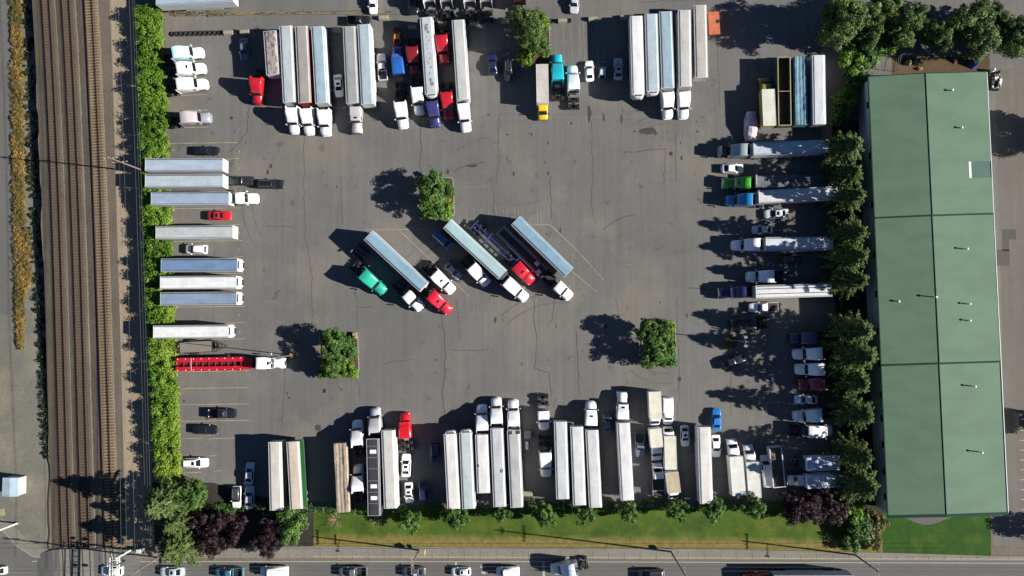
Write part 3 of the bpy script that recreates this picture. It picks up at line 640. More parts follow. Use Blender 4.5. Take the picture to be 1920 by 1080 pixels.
fan(1000, 1330, 15.3, 230, 262, 'line_faint', 10); fan(668, 800, 12, 385, 420, 'line_faint', 5); fan(860, 1030, 14, 390, 422, 'line_white', 5); fan(600, 1300, 22, 765, 800, 'line_faint', 12)
fan(1060, 1160, 13, 480, 540, 'line_faint', 12); fan(830, 1040, 13, 555, 585, 'line_faint', 6); fan(1290, 1345, 22, 720, 790, 'line_faint', 10)
for y, x0, x1 in ((80, 1040, 1175), (222, 910, 1270), (352, 855, 930), (371, 670, 720), (590, 860, 930)): m.ribbon([G(x0, y), G((x0+x1)/2, y-2), G(x1, y-4)], .08, .010, 'line_faint')
fan(1260, 1340, 24, 300, 330, 'line_faint', 4)
struct('parking_lines', m)
# cracks and tar seams
m = MB()
def crack(pts, wd=.08, seed=0, wob=1.6):
    r = random.Random(seed); P_ = []
    for (xa, ya), (xb, yb) in zip(pts, pts[1:]):
        n = max(2, int(math.hypot(xb-xa, yb-ya)/7))
        for i in range(n): t = i/n; P_.append((xa+(xb-xa)*t + r.uniform(-wob, wob), ya+(yb-ya)*t + r.uniform(-wob, wob)*.6))
    P_.append(pts[-1]); m.ribbon([G(*p) for p in P_], wd, .0085, 'tar_seal')
CR = [[(787, 215), (789, 280), (786, 310), (793, 332)], [(936, 215), (934, 270), (936, 300), (930, 345)], [(893, 262), (912, 258), (922, 267), (934, 268)], [(852, 322), (862, 315), (885, 308), (910, 304)], [(924, 340), (926, 400), (927, 425)], [(1108, 225), (1112, 330), (1108, 370), (1116, 420)], [(1032, 330), (1034, 410)], [(571, 250), (570, 350), (572, 440), (585, 520), (586, 610)], [(668, 540), (670, 600), (669, 700), (675, 745)], [(668, 548), (664, 552)], [(670, 577), (700, 575)], [(720, 682), (735, 677), (758, 676), (772, 673)], [(826, 590), (832, 615), (836, 650), (834, 680), (835, 705), (829, 730), (833, 780)], [(846, 655), (870, 658), (905, 657), (917, 654)], [(855, 560), (860, 600), (862, 640)], [(1000, 555), (1001, 600), (1006, 640), (1003, 690), (1030, 700), (1033, 745)], [(1040, 560), (1036, 600), (1025, 610)], [(1153, 560), (1160, 590), (1172, 592)], [(1081, 620), (1083, 680), (1086, 740)], [(1269, 560), (1271, 640), (1274, 720), (1270, 790)], [(1373, 600), (1372, 680), (1370, 780)], [(1170, 285), (1190, 285), (1215, 282), (1250, 279)], [(1268, 250), (1266, 300), (1268, 340)], [(1246, 280), (1247, 320), (1244, 345)], [(465, 130), (468, 190), (462, 250), (430, 285)], [(500, 424), (552, 425)], [(535, 690), (531, 750), (530, 800)], [(1130, 430), (1160, 410), (1190, 402)], [(640, 330), (642, 420)], [(1345, 30), (1346, 120), (1350, 200)], [(440, 24), (700, 20)], [(320, 30), (560, 27), (770, 27)], [(1195, 4), (1480, -6)], [(1290, 540), (1340, 543)]]
for i, c in enumerate(CR): crack(c, .075 if i % 3 else .11, i)
for i in range(26):                          # oil spots, sealed joints
    r = random.Random(900+i); x, y = r.uniform(460, 1290), r.choice((r.uniform(235, 330), r.uniform(590, 735), r.uniform(230, 740)))
    c = G(x, y); n = 9; rr = r.uniform(.15, .5); m.sheet([(c.x+rr*r.uniform(.5, 1)*math.cos(6.283*k_/n)*r.uniform(.6, 1), c.y+1.6*rr*math.sin(6.283*k_/n)*r.uniform(.6, 1), .0085+.0003*i) for k_ in range(n)], 'oil_stain')
for x, y, w_, h_ in ((1105, 213, 1.0, 4.2), (597, 802, 1.4, 1.6), (1132, 220, .5, 2), (1165, 222, .5, 2.4), (884, 311, 2.4, .9), (1215, 246, 4.0, 1.8)):
    c = G(x, y); r = random.Random(x); m.sheet([(c.x+w_/2*math.cos(6.283*k_/12)*r.uniform(.6, 1.1), c.y+h_/2*math.sin(6.283*k_/12)*r.uniform(.6, 1.1), .017) for k_ in range(12)], 'oil_stain')
struct('asphalt_cracks', m)
m = MB(); rr = random.Random(44)
for i in range(11):                          # faint pairs of tyre marks where trucks swing into the bays
    x, y = rr.uniform(500, 1250), rr.choice((rr.uniform(255, 330), rr.uniform(600, 740), rr.uniform(250, 700))); R_ = rr.uniform(60, 170); a0 = rr.uniform(0, 6.28); sp = rr.uniform(.5, 1.1)
    for k_, dr in enumerate((0, 19)): m.ribbon([G(x+(R_+dr)*math.cos(a0+sp*t/14), y+(R_+dr)*math.sin(a0+sp*t/14)) for t in range(15)], .32, .0052+.00012*(2*i+k_), 'tyre_mark')
struct('tyre_marks', m)
rr = random.Random(45); m = MB()
for i in range(34):                          # oil drips where engines stand in the bays
    x, y = rr.choice(((rr.uniform(340, 470), rr.uniform(110, 870)), (rr.uniform(480, 1320), rr.uniform(205, 262)), (rr.uniform(480, 1340), rr.uniform(745, 810)), (rr.uniform(1330, 1420), rr.uniform(260, 800)))); c = G(x, y); s_ = rr.uniform(.12, .42)
    m.sheet([(c.x+s_*rr.uniform(.5, 1.2)*math.cos(6.283*k_/8), c.y+s_*rr.uniform(.5, 1.2)*math.sin(6.283*k_/8), .0175+.0001*i) for k_ in range(8)], 'oil_stain')
struct('oil_drips', m)
m = MB()
rr = random.Random(12)
for i in range(90): x = rr.uniform(303, 730); c = G(x, 25.5 - (x-303)*.006 + rr.gauss(0, 1.2)); s_ = rr.uniform(.1, .5); m.sheet([(c.x+s_*2.2*math.cos(6.283*k_/7)*rr.uniform(.5, 1), c.y+s_*.5*math.sin(6.283*k_/7)*rr.uniform(.5, 1), .0085+.0001*i) for k_ in range(7)], 'turf_dry' if rr.random() < .6 else 'dirt')
m.sheet(PG([(700, 436), (740, 432), (800, 470), (822, 500), (800, 510), (745, 462)], .0087)[::-1], 'verge_seed' if 'verge_seed' in MATS else 'line_faint') if False else None
struct('weedy_seam', m)

# railway
TR = [[(-260, 66.5), (0, 89), (250, 101), (565, 111.5), (1024, 127.5), (1300, 137)], [(-260, 105), (0, 126.5), (250, 138), (565, 148.5), (1024, 164.5), (1300, 174)], [(-260, 150), (0, 168), (250, 179.5), (565, 191), (1024, 207.5), (1300, 217)]]
def smooth_path(tr, step=8):
    ys = np.array([p[0] for p in tr]); xs = np.array([p[1] for p in tr]); co = np.polyfit(ys, xs, 3)
    return [G(float(np.polyval(co, y)), y) for y in range(-240, 1290, step)]
m = MB()
for i_t, tr in enumerate(TR):
    p = smooth_path(tr, 5); jr = random.Random(i_t*7); prof = ((-2.3, .02), (-1.55, .26), (1.55, .26), (2.3, .02)); L_ = []
    for i, c in enumerate(p):
        d = p[min(i+1, len(p)-1)] - p[max(i-1, 0)]; d.z = 0; d.normalize(); n = Vector((d.y, -d.x, 0)); w0, w1 = -1.9+jr.uniform(-.1, .1), -1.68+jr.uniform(-.05, .05); L_.append([tuple(c + n*o_ + Vector((0, 0, z))) for o_, z in ((w0, .012), (w1, .2), (1.5, .2), (3.1, .012))])
    vs = [x for r in L_ for x in r]
    for k_, mt in ((0, 'ballast_edge'), (1, 'ballast'), (2, 'ballast_edge')): m.add(vs, [(4*i+k_, 4*i+4+k_, 4*i+5+k_, 4*i+1+k_) for i in range(len(p)-1)], mt)
struct('track_ballast', m)
m = MB(); rr = random.Random(5)
pa = [lerp_path(BANK, y) for y in rows]
struct('rail_bed', MB().sheet(PG([(70, -300), (202, -300), (206, 0), (216, 300), (226, 640), (236, 1015), (108, 1015), (100, 700), (88, 400), (76, 0)], .008)[::-1], 'ballast'))
tl = [('brown_ties', 'brown', 'tie_brown', 'railway track nearest the dry grass bank, on dark brown ties'), ('brown', 'brown', 'tie_brown', 'middle railway track of the three, on dark brown ties'), ('pale', 'pale', 'tie_pale', 'railway track nearest the gravel strip, on pale tan ties')]
for tr, (_, _, tm, lab) in zip(TR, tl):
    p = smooth_path(tr, 6); mid = p[len(p)//2]; root = empty('railway_track', (mid.x, mid.y, 0)); tag(root, lab, 'railway track', 'railway tracks')
    ct = [(p_, (p[min(i+1, len(p)-1)] - p[max(i-1, 0)]).normalized()) for i, p_ in enumerate(p)]
    for s_ in (-1, 1):
        m = MB(); rings = []
        for c, d in ct:
            n = Vector((d.y, -d.x, 0)); o_ = c - Vector((mid.x, mid.y, 0)) + n*s_*.76
            rings.append([tuple(o_ + n*a_ + Vector((0, 0, z))) for a_, z in ((-.07, .36), (-.03, .38), (-.04, .52), (.04, .52), (.03, .38), (.07, .36))])
        m.loft(rings, 'rail_rust', False); link('rail', m.mesh('rail'), root)
    # ties: the hundred in the middle of the view one by one, the rest as one object
    acc = 0; spots = []; last = p[0]
    for (c, d), (c2, d2) in zip(ct, ct[1:]):
        seg = (c2-c).length; t = -acc
        while True:
            t += .60
            if t > seg: acc = seg - t + .60; break
            spots.append((c.lerp(c2, t/seg), d))
    inview = [s_ for s_ in spots if G(0, 1018).y < s_[0].y < G(0, 0).y]
    keep = set(id(s_) for s_ in sorted(inview, key=lambda s_: abs(s_[0].y - G(0, 480).y))[:100])
    one = MB().bbox(-1.3, 1.3, -.12, .12, .14, .36, tm, .015).mesh('tie'); rest = MB()
    for s_ in spots:
        c, d = s_; o_ = c - Vector((mid.x, mid.y, 0)); ang = math.atan2(d.y, d.x) + math.pi/2
        jit = .03 if tm == 'tie_pale' else .1
        off = .28 if tm == 'tie_pale' else .0
        if id(s_) in keep: t = link('tie', one, root, (o_.x + off + rr.uniform(-jit, jit), o_.y, 0)); t.rotation_euler = (0, 0, ang + rr.uniform(-.02, .02))
        elif G(0, 1024).y < c.y:
            ca, sa = math.cos(ang), math.sin(ang); vs = [(o_.x + off + ca*x - sa*y, o_.y + sa*x + ca*y, z) for z in (.14, .36) for x, y in ((-1.3, -.12), (1.3, -.12), (1.3, .12), (-1.3, .12))]
            rest.add(vs, [(4, 5, 6, 7), (0, 1, 5, 4), (1, 2, 6, 5), (2, 3, 7, 6), (3, 0, 4, 7)], tm)
    r_ = link('tie_run', rest.mesh('tie_run'), root); r_['kind'] = 'stuff'
m = MB()                                     # concrete crossing panels in the street
for tr in TR:
    co = np.polyfit([p[0] for p in tr], [p[1] for p in tr], 3)
    for a_, b_ in ((-13, -8), (-5.6, 5.6), (8, 13)):
        m.loft([PG([(np.polyval(co, y)+a_, y), (np.polyval(co, y)+b_, y), (np.polyval(co, y)+b_, y), (np.polyval(co, y)+a_, y)], 0) for y in (1028, 1140)], 'concrete', False) if False else None
        v0 = [G(float(np.polyval(co, y))+x, y) for y in (1028, 1140) for x in (a_, b_)]
        m.add([(p.x, p.y, z) for z in (.0, .5) for p in v0], [(4, 6, 7, 5), (0, 4, 5, 1), (2, 3, 7, 6), (0, 2, 6, 4), (1, 5, 7, 3)], 'concrete')
struct('crossing_panels', m)
m = MB(); v0 = PG([(100, 1030), (232, 1026), (238, 1140), (108, 1140)], .46); m.sheet(v0[::-1], 'road_tar'); m.add(PG([(70, 1052), (100, 1030), (108, 1140), (70, 1140)], 0) [:0] or [(*G(70, 1040).xy, .013), (*G(100, 1030).xy, .46), (*G(108, 1140).xy, .46), (*G(70, 1140).xy, .013)], [(3, 2, 1, 0)], 'road_tar'); m.add([(*G(262, 1040).xy, .013), (*G(232, 1026).xy, .46), (*G(238, 1140).xy, .46), (*G(268, 1140).xy, .013)], [(0, 1, 2, 3)], 'road_tar')
m.add([(*G(100, 1030).xy, .46), (*G(232, 1026).xy, .46), (*G(232, 1026).xy, 0), (*G(100, 1030).xy, 0)], [(0, 1, 2, 3)], 'road_tar')
struct('crossing_ramp', m)
m = MB(); arc = [(0, 968), (26, 985), (48, 1008), (78, 1026), (116, 1036)]; arc2 = [(-6, 985), (10, 1000), (30, 1022), (60, 1042), (104, 1050)]
for i in range(4): m.add([(*G(*arc[i]).xy, .1), (*G(*arc[i+1]).xy, .1), (*G(*arc2[i+1]).xy, .1), (*G(*arc2[i]).xy, .1)], [(3, 2, 1, 0)], 'concrete')
m.ribbon([G(*p) for p in arc2], .2, .104, 'kerb_stone'); struct('corner_pavement', m)
sheet('tactile_pad', [(0, 955), (9, 953), (10, 966), (0, 968)], .016, 'line_yellow')

# ------------------------------------------------------------------ planting
def leaf_mesh(name, mat, P_, Nn, size, tint, seed, aspect=.6, dirs=None):
    r = np.random.default_rng(seed); n = len(P_); P_ = np.asarray(P_, float); Nn = np.asarray(Nn, float); Nn /= np.linalg.norm(Nn, axis=1)[:, None] + 1e-9
    a_ = np.cross(Nn, r.normal(size=(n, 3))) if dirs is None else np.asarray(dirs) - Nn*(np.sum(np.asarray(dirs)*Nn, 1)[:, None]); a_ /= np.linalg.norm(a_, axis=1)[:, None] + 1e-9; b_ = np.cross(Nn, a_)
    s_ = (np.asarray(size) * r.uniform(.65, 1.35, n))[:, None] if np.ndim(size) else (size * r.uniform(.65, 1.35, n))[:, None]
    V = np.stack([P_ + a_*s_, P_ + b_*s_*aspect + Nn*s_*.15, P_ - a_*s_, P_ - b_*s_*aspect + Nn*s_*.15], 1).reshape(-1, 3)
    me = bpy.data.meshes.new(name); me.vertices.add(4*n); me.vertices.foreach_set('co', V.ravel().astype('f'))
    me.loops.add(4*n); me.loops.foreach_set('vertex_index', np.arange(4*n, dtype='i')); me.polygons.add(n); me.polygons.foreach_set('loop_start', np.arange(0, 4*n, 4, dtype='i'))
    me.update(calc_edges=True); at = me.attributes.new('tint', 'FLOAT', 'FACE'); at.data.foreach_set('value', np.clip(tint, 0, 1).astype('f'))
    me.materials.append(MATS[mat]); return me
def clumps(centres, radii, per, seed, up=.5):          # leaves scattered through many small clumps
    r = np.random.default_rng(seed); P_, Nn, T = [], [], []
    for c, rad in zip(centres, radii):
        d = r.normal(size=(per, 3)); d /= np.linalg.norm(d, axis=1)[:, None]; u = r.uniform(.35, 1, per)**.6
        P_.append(np.asarray(c) + d*u[:, None]*np.asarray(rad)); nn = d + r.normal(size=(per, 3))*.55; nn[:, 2] += up; Nn.append(nn); T.append(np.full(per, r.normal(.48, .2)) + r.normal(0, .17, per))
    return np.concatenate(P_), np.concatenate(Nn), np.concatenate(T)
def trunk_mesh(H, r0, limbs, seed, top=.7):
    r = random.Random(seed); m = MB(); n = 6; pts = [(0, 0, 0)]
    for i in range(1, n+1): pts.append((pts[-1][0]+r.uniform(-.1, .1), pts[-1][1]+r.uniform(-.1, .1), H*top*i/n))
    for i in range(n): m.cyl(pts[i], pts[i+1], r0*(1-.13*i)*(1.25 if i == 0 else 1), 'bark', 8, r0*(1-.13*(i+1)))
    for (x, y, z) in limbs:
        b_ = pts[min(n-1, max(1, int((z*.55)/(H*top)*n)))]; mid = ((b_[0]+x)/2+r.uniform(-.2, .2), (b_[1]+y)/2+r.uniform(-.2, .2), (b_[2]+z)/2+.2)
        m.cyl(b_, mid, r0*.38, 'bark', 5, r0*.26); m.cyl(mid, (x, y, z), r0*.26, 'bark', 5, r0*.1)
    return m.mesh('trunk')
def broad_proto(H, R, z0, seed, mat, n=46, per=85, leaf=.17, cr=.95, square=0.0):
    r = np.random.default_rng(seed); C_ = []; zc = (H+z0)/2; rz = (H-z0)/2
    lob = [(r.uniform(0, 6.28), r.uniform(.1, .24), int(r.integers(2, 5))) for _ in range(3)]
    while len(C_) < n:
        d = r.normal(size=3); d /= np.linalg.norm(d); u = r.uniform(.25, 1)**.45
        th = math.atan2(d[1], d[0]); f = 1 + sum(a_*math.sin(k_*th+ph) for ph, a_, k_ in lob)
        x, y = d[0]*u*R*f, d[1]*u*R*f
        if square: s_ = 1 + square*(abs(math.sin(2*th))**1.5); x *= s_; y *= s_
        z = zc + d[2]*u*rz
        if z < z0*.8: continue
        C_.append((x, y, z))
    rad = r.uniform(.55, 1.15, n)*cr
    P_, Nn, T = clumps(C_, [(q_, q_, q_*.8) for q_ in rad], per, seed+1)
    limbs = [C_[i] for i in r.choice(n, 12, replace=False)]
    return leaf_mesh('crown', mat, P_, Nn, leaf, T, seed+2), trunk_mesh(H, max(.12, R*.055), limbs, seed)
def conifer_proto(H, R, seed, mat='leaf_conifer', nb=150, per=34, leaf=.24):
    r = np.random.default_rng(seed); P_, Nn, T, D = [], [], [], []; limbs = []
    for i in range(nb):
        t = (i+.5)/nb; z = 1.2 + (H-1.3)*t**.9; L_ = R*(1-t)**.72*r.choice([r.uniform(.45, .8), r.uniform(.8, 1.3)]) + .25; th = i*2.39996 + r.normal(0, .25); droop = r.uniform(.12, .3)
        u = np.sqrt(r.uniform(.06, 1, per)); side = r.normal(0, .105, per)*(1.2-u*1.05)*L_*1.15
        x = np.cos(th)*u*L_ - np.sin(th)*side; y = np.sin(th)*u*L_ + np.cos(th)*side
        zz = z + .18*u*L_*(1-u*.8) - droop*(u*L_)**1.25*.45 + r.normal(0, .12, per)
        P_.append(np.stack([x, y, zz], 1)); nn = np.stack([np.cos(th)*.35 + r.normal(0, .45, per), np.sin(th)*.35 + r.normal(0, .45, per), np.full(per, .8)], 1); Nn.append(nn)
        sg = np.sign(side)*.55; D.append(np.stack([np.cos(th) - np.sin(th)*sg + r.normal(0, .3, per), np.sin(th) + np.cos(th)*sg + r.normal(0, .3, per), np.full(per, -.1)], 1))
        T.append(np.full(per, r.normal(.45, .16)) + (u-.6)*.35 + r.normal(0, .15, per))
        if i % 4 == 0: limbs.append((math.cos(th)*L_*.8, math.sin(th)*L_*.8, z))
    cm = leaf_mesh('crown', mat, np.concatenate(P_), np.concatenate(Nn), leaf, np.concatenate(T), seed+1, .36, np.concatenate(D))
    m = MB(); m.cyl((0, 0, 0), (0, 0, H*.5), R*.075, 'bark', 8, R*.045); m.cyl((0, 0, H*.5), (0, 0, H*.97), R*.045, 'bark', 6, .03)
    for x, y, z in limbs: m.cyl((0, 0, z), (x, y, z-.1), .06, 'bark', 4, .02)
    return cm, m.mesh('trunk')
PROTO = {}
def proto(key):
    if key not in PROTO:
        k_, i = key.rsplit('_', 1); i = int(i)
        PROTO[key] = {'fir': lambda: conifer_proto(13.5, 5.1, 10+i, nb=150, per=125, leaf=.23), 'cedar': lambda: conifer_proto(9, 3.6, 20+i, 'leaf_olivegreen' if False else 'leaf_conifer', 120, 46, .27),
          'round': lambda: broad_proto(6.0, 2.6, 1.2, 30+i, 'leaf_green', 70, 90, .16, .8), 'street': lambda: broad_proto(5.2, 1.9, 1.3, 40+i, 'leaf_green', 52, 80, .15, .62),
          'plum': lambda: broad_proto(6.5, 4.0, 1.5, 50+i, 'leaf_purple', 120, 130, .15, .85), 'island': lambda: broad_proto(6.2, 2.05, 1.6, 60+i, 'leaf_green', 74, 100, .15, .7, .12),
          'big': lambda: broad_proto(11, 5.0, 1.5, 70+i, 'leaf_dark', 150, 130, .2, 1.15), 'bush': lambda: broad_proto(2.6, 1.5, .1, 80+i, 'leaf_green', 34, 90, .14, .62),
          'brightbush': lambda: broad_proto(2.6, 1.5, .1, 80+i, 'leaf_hedge', 34, 90, .14, .62), 'olive': lambda: broad_proto(2.6, 1.9, .1, 90+i, 'leaf_olive', 40, 90, .14, .62)}[k_]()
    return PROTO[key]
TREES_AT = []
def tree(key, px, py, h, label, cat='tree', group=None, rz=0, s=(1, 1, 1), name='tree', base=True):
    c = G(px, py, 0 if base else h); root = empty(name, (c.x, c.y, 0), math.radians(rz)); root.scale = s; tag(root, label, cat, group)
    cr, tr = proto(key); link('crown', cr, root); link('trunk', tr, root); return root

# ------------------------------------------------------------------ warehouse
EH, RH, SH = 6.4, 7.45, 0.0
NWc, NEc, SEc, SWc = G(1629, 144, EH), G(1850, 135, EH), G(1890, 961, EH), G(1666, 967, EH)
RN, RS_ = G(1735, 138, RH), G(1775, 965, RH)
wh = empty('warehouse', ((NWc.x+SEc.x)/2, (NWc.y+SEc.y)/2, 0)); tag(wh, 'long warehouse with green ribbed metal roof beside the evergreen row', 'warehouse'); W0 = wh.location
def rel(v, dz=0): return (v.x-W0.x, v.y-W0.y, v.z+dz)
objcolor('green_roof', 0.7, (.12, .3, 1), 0, None, .1)
mt = MATS['green_roof']; nt = mt.node_tree; b = nt.nodes['Principled BSDF']
wv = nd(nt, 'ShaderNodeTexWave', bands_direction='Y', inputs={'Scale': .62, 'Distortion': 0.0}); tc = nd(nt, 'ShaderNodeTexCoord'); nt.links.new(tc.outputs['Object'], wv.inputs[0])
old = b.inputs['Base Color'].links[0].from_socket; nt.links.new(mixc(nt, 1.0, old, ramp(nt, wv.outputs['Fac'], (0, .93), (.25, 1.0)), 'MULTIPLY'), b.inputs['Base Color']); b.inputs['Specular IOR Level'].default_value = .15; b.inputs['Roughness'].default_value = .7
ground_mat('wall_white', P(205, 208, 205), .9, 1.05, .2, 3.0)
def L2(a_, b_, t): return a_.lerp(b_, t)
cuts = [0, .3265, .6625, 1.0]; ROOFC = P(103, 131, 109)
NOTCH = (.206, .243, .86)                    # along, along, share of the east slope
for i in range(3):
    t0, t1 = cuts[i]+(.0012 if i else 0), cuts[i+1]-(.0012 if i < 2 else 0); up = (.0, -.07, -.14)[i]
    wN, wS, rN, rS, eN, eS = L2(NWc, SWc, t0), L2(NWc, SWc, t1), L2(RN, RS_, t0), L2(RN, RS_, t1), L2(NEc, SEc, t0), L2(NEc, SEc, t1)
    m = MB(); th = .14
    def panel(a_, b_, c_, d_):               # a thick roof plate, a-b-c-d seen from above counter-clockwise
        m.add([rel(v, up) for v in (a_, b_, c_, d_)] + [rel(v, up-th) for v in (a_, b_, c_, d_)], [(0, 1, 2, 3), (7, 6, 5, 4), (4, 5, 1, 0), (5, 6, 2, 1), (6, 7, 3, 2), (7, 4, 0, 3)], 'green_roof')
    panel(wN, wS, rS, rN)
    if i == 0:
        a0, a1, s_ = NOTCH; ra, rb, ea, eb = L2(RN, RS_, a0), L2(RN, RS_, a1), L2(NEc, SEc, a0), L2(NEc, SEc, a1)
        panel(rN, ra, ea, eN); panel(rb, rS, eS, eb); panel(ra, rb, L2(rb, eb, s_-.19), L2(ra, ea, s_-.19))
        q1, q2, q3, q4 = L2(ra, ea, s_-.19), L2(rb, eb, s_-.19), eb, ea; lo = .12
    else: panel(rN, rS, eS, eN)
    o = link('roof', m.mesh('roof'), wh, color=ROOFC)
    rc = MB(); a_, b_ = rel(rN, up+.0), rel(rS, up+.0); rc.loft([[(p[0]+x, p[1], p[2]+z) for x, z in ((-.16, -.03), (0, .09), (.16, -.03))] for p in (a_, b_)], 'dark_green', False); link('ridge_cap', rc.mesh('ridge_cap'), o, color=ROOFC)
m = MB(); m.add([rel(v, -lo) for v in (q1, q2, q3, q4)] + [rel(v, -lo-.12) for v in (q1, q2, q3, q4)], [(0, 1, 2, 3), (7, 6, 5, 4), (4, 5, 1, 0), (5, 6, 2, 1), (6, 7, 3, 2), (7, 4, 0, 3)], 'green_roof'); link('sunken_roof', m.mesh('sunken_roof'), wh, color=P(82, 112, 105))
m = MB(); m.add([rel(q1, -lo+.01), rel(q2, -lo+.01), rel(q2, .02), rel(q1, .02)], [(0, 1, 2, 3)], 'white_coat'); v = [rel(q1, -lo+.01), rel(q2, -lo+.01), rel(q2, .04), rel(q1, .04)]; m.add(v + [(x-.42, y, z+.02) for x, y, z in v], [(7, 6, 5, 4), (3, 2, 6, 7), (0, 4, 5, 1), (0, 3, 7, 4), (1, 5, 6, 2)], 'white_coat'); link('parapet', m.mesh('parapet'), wh)
inset = .35
def wallpt(v, z, dx=0, dy=0): return (v.x-W0.x+dx, v.y-W0.y+dy, z)
m = MB(); A = [(NWc, inset, -inset), (SWc, inset, inset), (SEc, -inset, inset), (NEc, -inset, -inset)]
for k_ in range(4):
    (p, ax_, ay_), (r_, bx_, by_) = A[k_], A[(k_+1) % 4]; m.add([wallpt(p, 0, ax_, ay_), wallpt(r_, 0, bx_, by_), wallpt(r_, EH-.2, bx_, by_), wallpt(p, EH-.2, ax_, ay_)], [(0, 1, 2, 3)], 'wall_white')
for (l_, rg_, rr_, sy) in ((A[0], RN, A[3], -inset), (A[1], RS_, A[2], inset)): m.add([wallpt(l_[0], EH-.2, l_[1], l_[2]), wallpt(rr_[0], EH-.2, rr_[1], rr_[2]), wallpt(rg_, RH-.33, 0, sy)], [(0, 1, 2)], 'wall_white')
link('wall', m.mesh('wall'), wh)
for t in (.06, .178, .293, .41, .50, .585, .66, .73, .785, .845, .905, .962):
    p = L2(NWc, SWc, t); m = MB(); x = p.x-W0.x+inset; y = p.y-W0.y; m.box(x-.04, x+.02, y-.55, y+.55, 4.3, 5.2, 'glass').box(x-.07, x-.0, y-.62, y-.55, 4.24, 5.26, 'black_metal').box(x-.07, x-.0, y+.55, y+.62, 4.24, 5.26, 'black_metal').box(x-.09, x+.0, y-.62, y+.62, 4.16, 4.24, 'black_metal'); link('window', m.mesh('window'), wh)
def edge_bar(name, a_, b_, w_, z0, z1, mat, off=0.0):
    d = (b_-a_); d.z = 0; d.normalize(); n = Vector((-d.y, d.x, 0)); m = MB(); vs = []
    for p in (a_, b_):
        for o_ in (off-w_/2, off+w_/2):
            for z in (z0, z1): c = p + n*o_; vs.append((c.x-W0.x, c.y-W0.y, p.z+z))
    m.add(vs, [(0, 1, 3, 2), (4, 6, 7, 5), (0, 4, 5, 1), (2, 3, 7, 6), (0, 2, 6, 4), (1, 5, 7, 3)], mat); return link(name, m.mesh(name), wh)
edge_bar('gutter', NWc, SWc, .18, -.22, .03, 'dark_green', -.12); edge_bar('gutter', NEc, SEc, .12, -.2, -.02, 'pale_metal', .1)
for a_, b_ in ((NWc, RN), (RN, NEc)): edge_bar('roof_trim', a_, b_, .12, -.3, .02, 'dark_green', .1)
for a_, b_ in ((SWc, RS_), (RS_, SEc)): edge_bar('roof_trim', a_, b_, .55, -.5, -.10, 'dark_green', -.2)
for t in cuts[1:3]:
    for a_, b_, c_, d_ in ((NWc, SWc, RN, RS_), (RN, RS_, NEc, SEc)): edge_bar('expansion_joint', L2(a_, b_, t), L2(c_, d_, t), .3, -.25, .10, 'dark_green', 0)
def slope_z(px, py):                         # height of the roof seen at that pixel
    z = 7.0
    for _ in range(4):
        p = G(px, py, z); t = (NWc.y-p.y)/(NWc.y-SWc.y); xe, xr, xw = NEc.x+(SEc.x-NEc.x)*t, RN.x+(RS_.x-RN.x)*t, NWc.x+(SWc.x-NWc.x)*t
        z = EH + (RH-EH)*((xe-p.x)/(xe-xr) if p.x > xr else (p.x-xw)/(xr-xw)) - (0, .07, .14)[0 if t < .3265 else 1 if t < .6625 else 2]
    return G(px, py, z)
VP = [(1785, 170, .7), (1803, 240, .65), (1811, 467, 1.1), (1816, 570, 1.0), (1817, 601, .9), (1825, 724, 1.2), (1837, 847, 1.3), (1753, 557, 1.1), (1686, 565, .5)]
for n_, (x, y, h) in enumerate(VP):
    p = slope_z(x-2, y); root = empty('roof_vent', p); m = MB(); m.cyl((0, 0, -.2), (0, 0, h), .11, 'pale_metal', 8); link('pipe', m.mesh('pipe'), root)
    m = MB(); m.cyl((0, 0, h-.06), (0, 0, h+.1), .24, 'white_coat', 10, .14); link('cap', m.mesh('cap'), root)
    tag(root, ['roof vent pipe nearest the north end of the green roof', 'small roof vent second from the north end of the green roof', 'white capped roof vent just south of the upper roof joint', 'white capped roof vent in the middle section, above its close neighbour', 'thin roof vent in the middle section, just below its close neighbour', 'tall roof vent just south of the lower roof joint', 'tallest roof vent, nearest the south end of the green roof', 'roof vent standing right on the ridge of the green roof', 'small dark roof vent alone on the shaded west slope'][n_], 'roof vent', 'vents on the warehouse roof')

# ------------------------------------------------------------------ trailers
BOXES = []                                   # trailer footprints, so the hedge keeps clear of them
WHT = P(238, 238, 236); GT = 'box trailers parked in the yard'
def trailer(rear, front, roof, side, label, reefer=False, W=2.5, H=4.11, skirt=True, mat='roof_skin', name='box_trailer', group=GT, unit=None):
    A, B_ = G(*rear, H), G(*front, H); rz, L = heading(A, B_); L = round(L*5)/5; c = (A+B_)/2
    k = cached(('van', L, W, H, reefer, skirt, mat), kit_van_trailer, L, W, H, reefer, skirt, mat)
    BOXES.append((c.x, c.y, rz, L/2+.3, W/2+.3)); return spawn(k, name, (c.x, c.y, 0), rz, {'roof': P(*roof), 'side': P(*side), 'unit': unit or WHT}, label, 'trailer', group)
W_ = (236, 237, 238); PB = (200, 212, 224)  # bluish roof colours below put the sky's reflection into the base colour
trailer((292, -2), (437, -9), (170, 192, 214), W_, 'pale blue-grey box trailer cut off by the top edge above the tyre row')
trailer((505.5, 58), (511, 139), (172, 163, 158), W_, 'short pup trailer with dirty brownish roof beside the red tractor', mat='stained_skin', skirt=False)
trailer((535.5, 48), (542.5, 192), (196, 206, 210), W_, 'white box trailer next to the short dirty-roofed one, white tractor in front')
trailer((565, 49.5), (571.5, 192), (172, 169, 164), (190, 70, 34), 'box trailer with tan roof and orange side walls', skirt=False)
trailer((595, 49.5), (603, 193), (172, 195, 210), W_, 'pale blue-roofed box trailer right of the orange-sided one')
trailer((654.5, 49.5), (661, 193), (168, 172, 170), (215, 215, 212), 'grey-roofed box trailer coupled to the grey classic tractor')
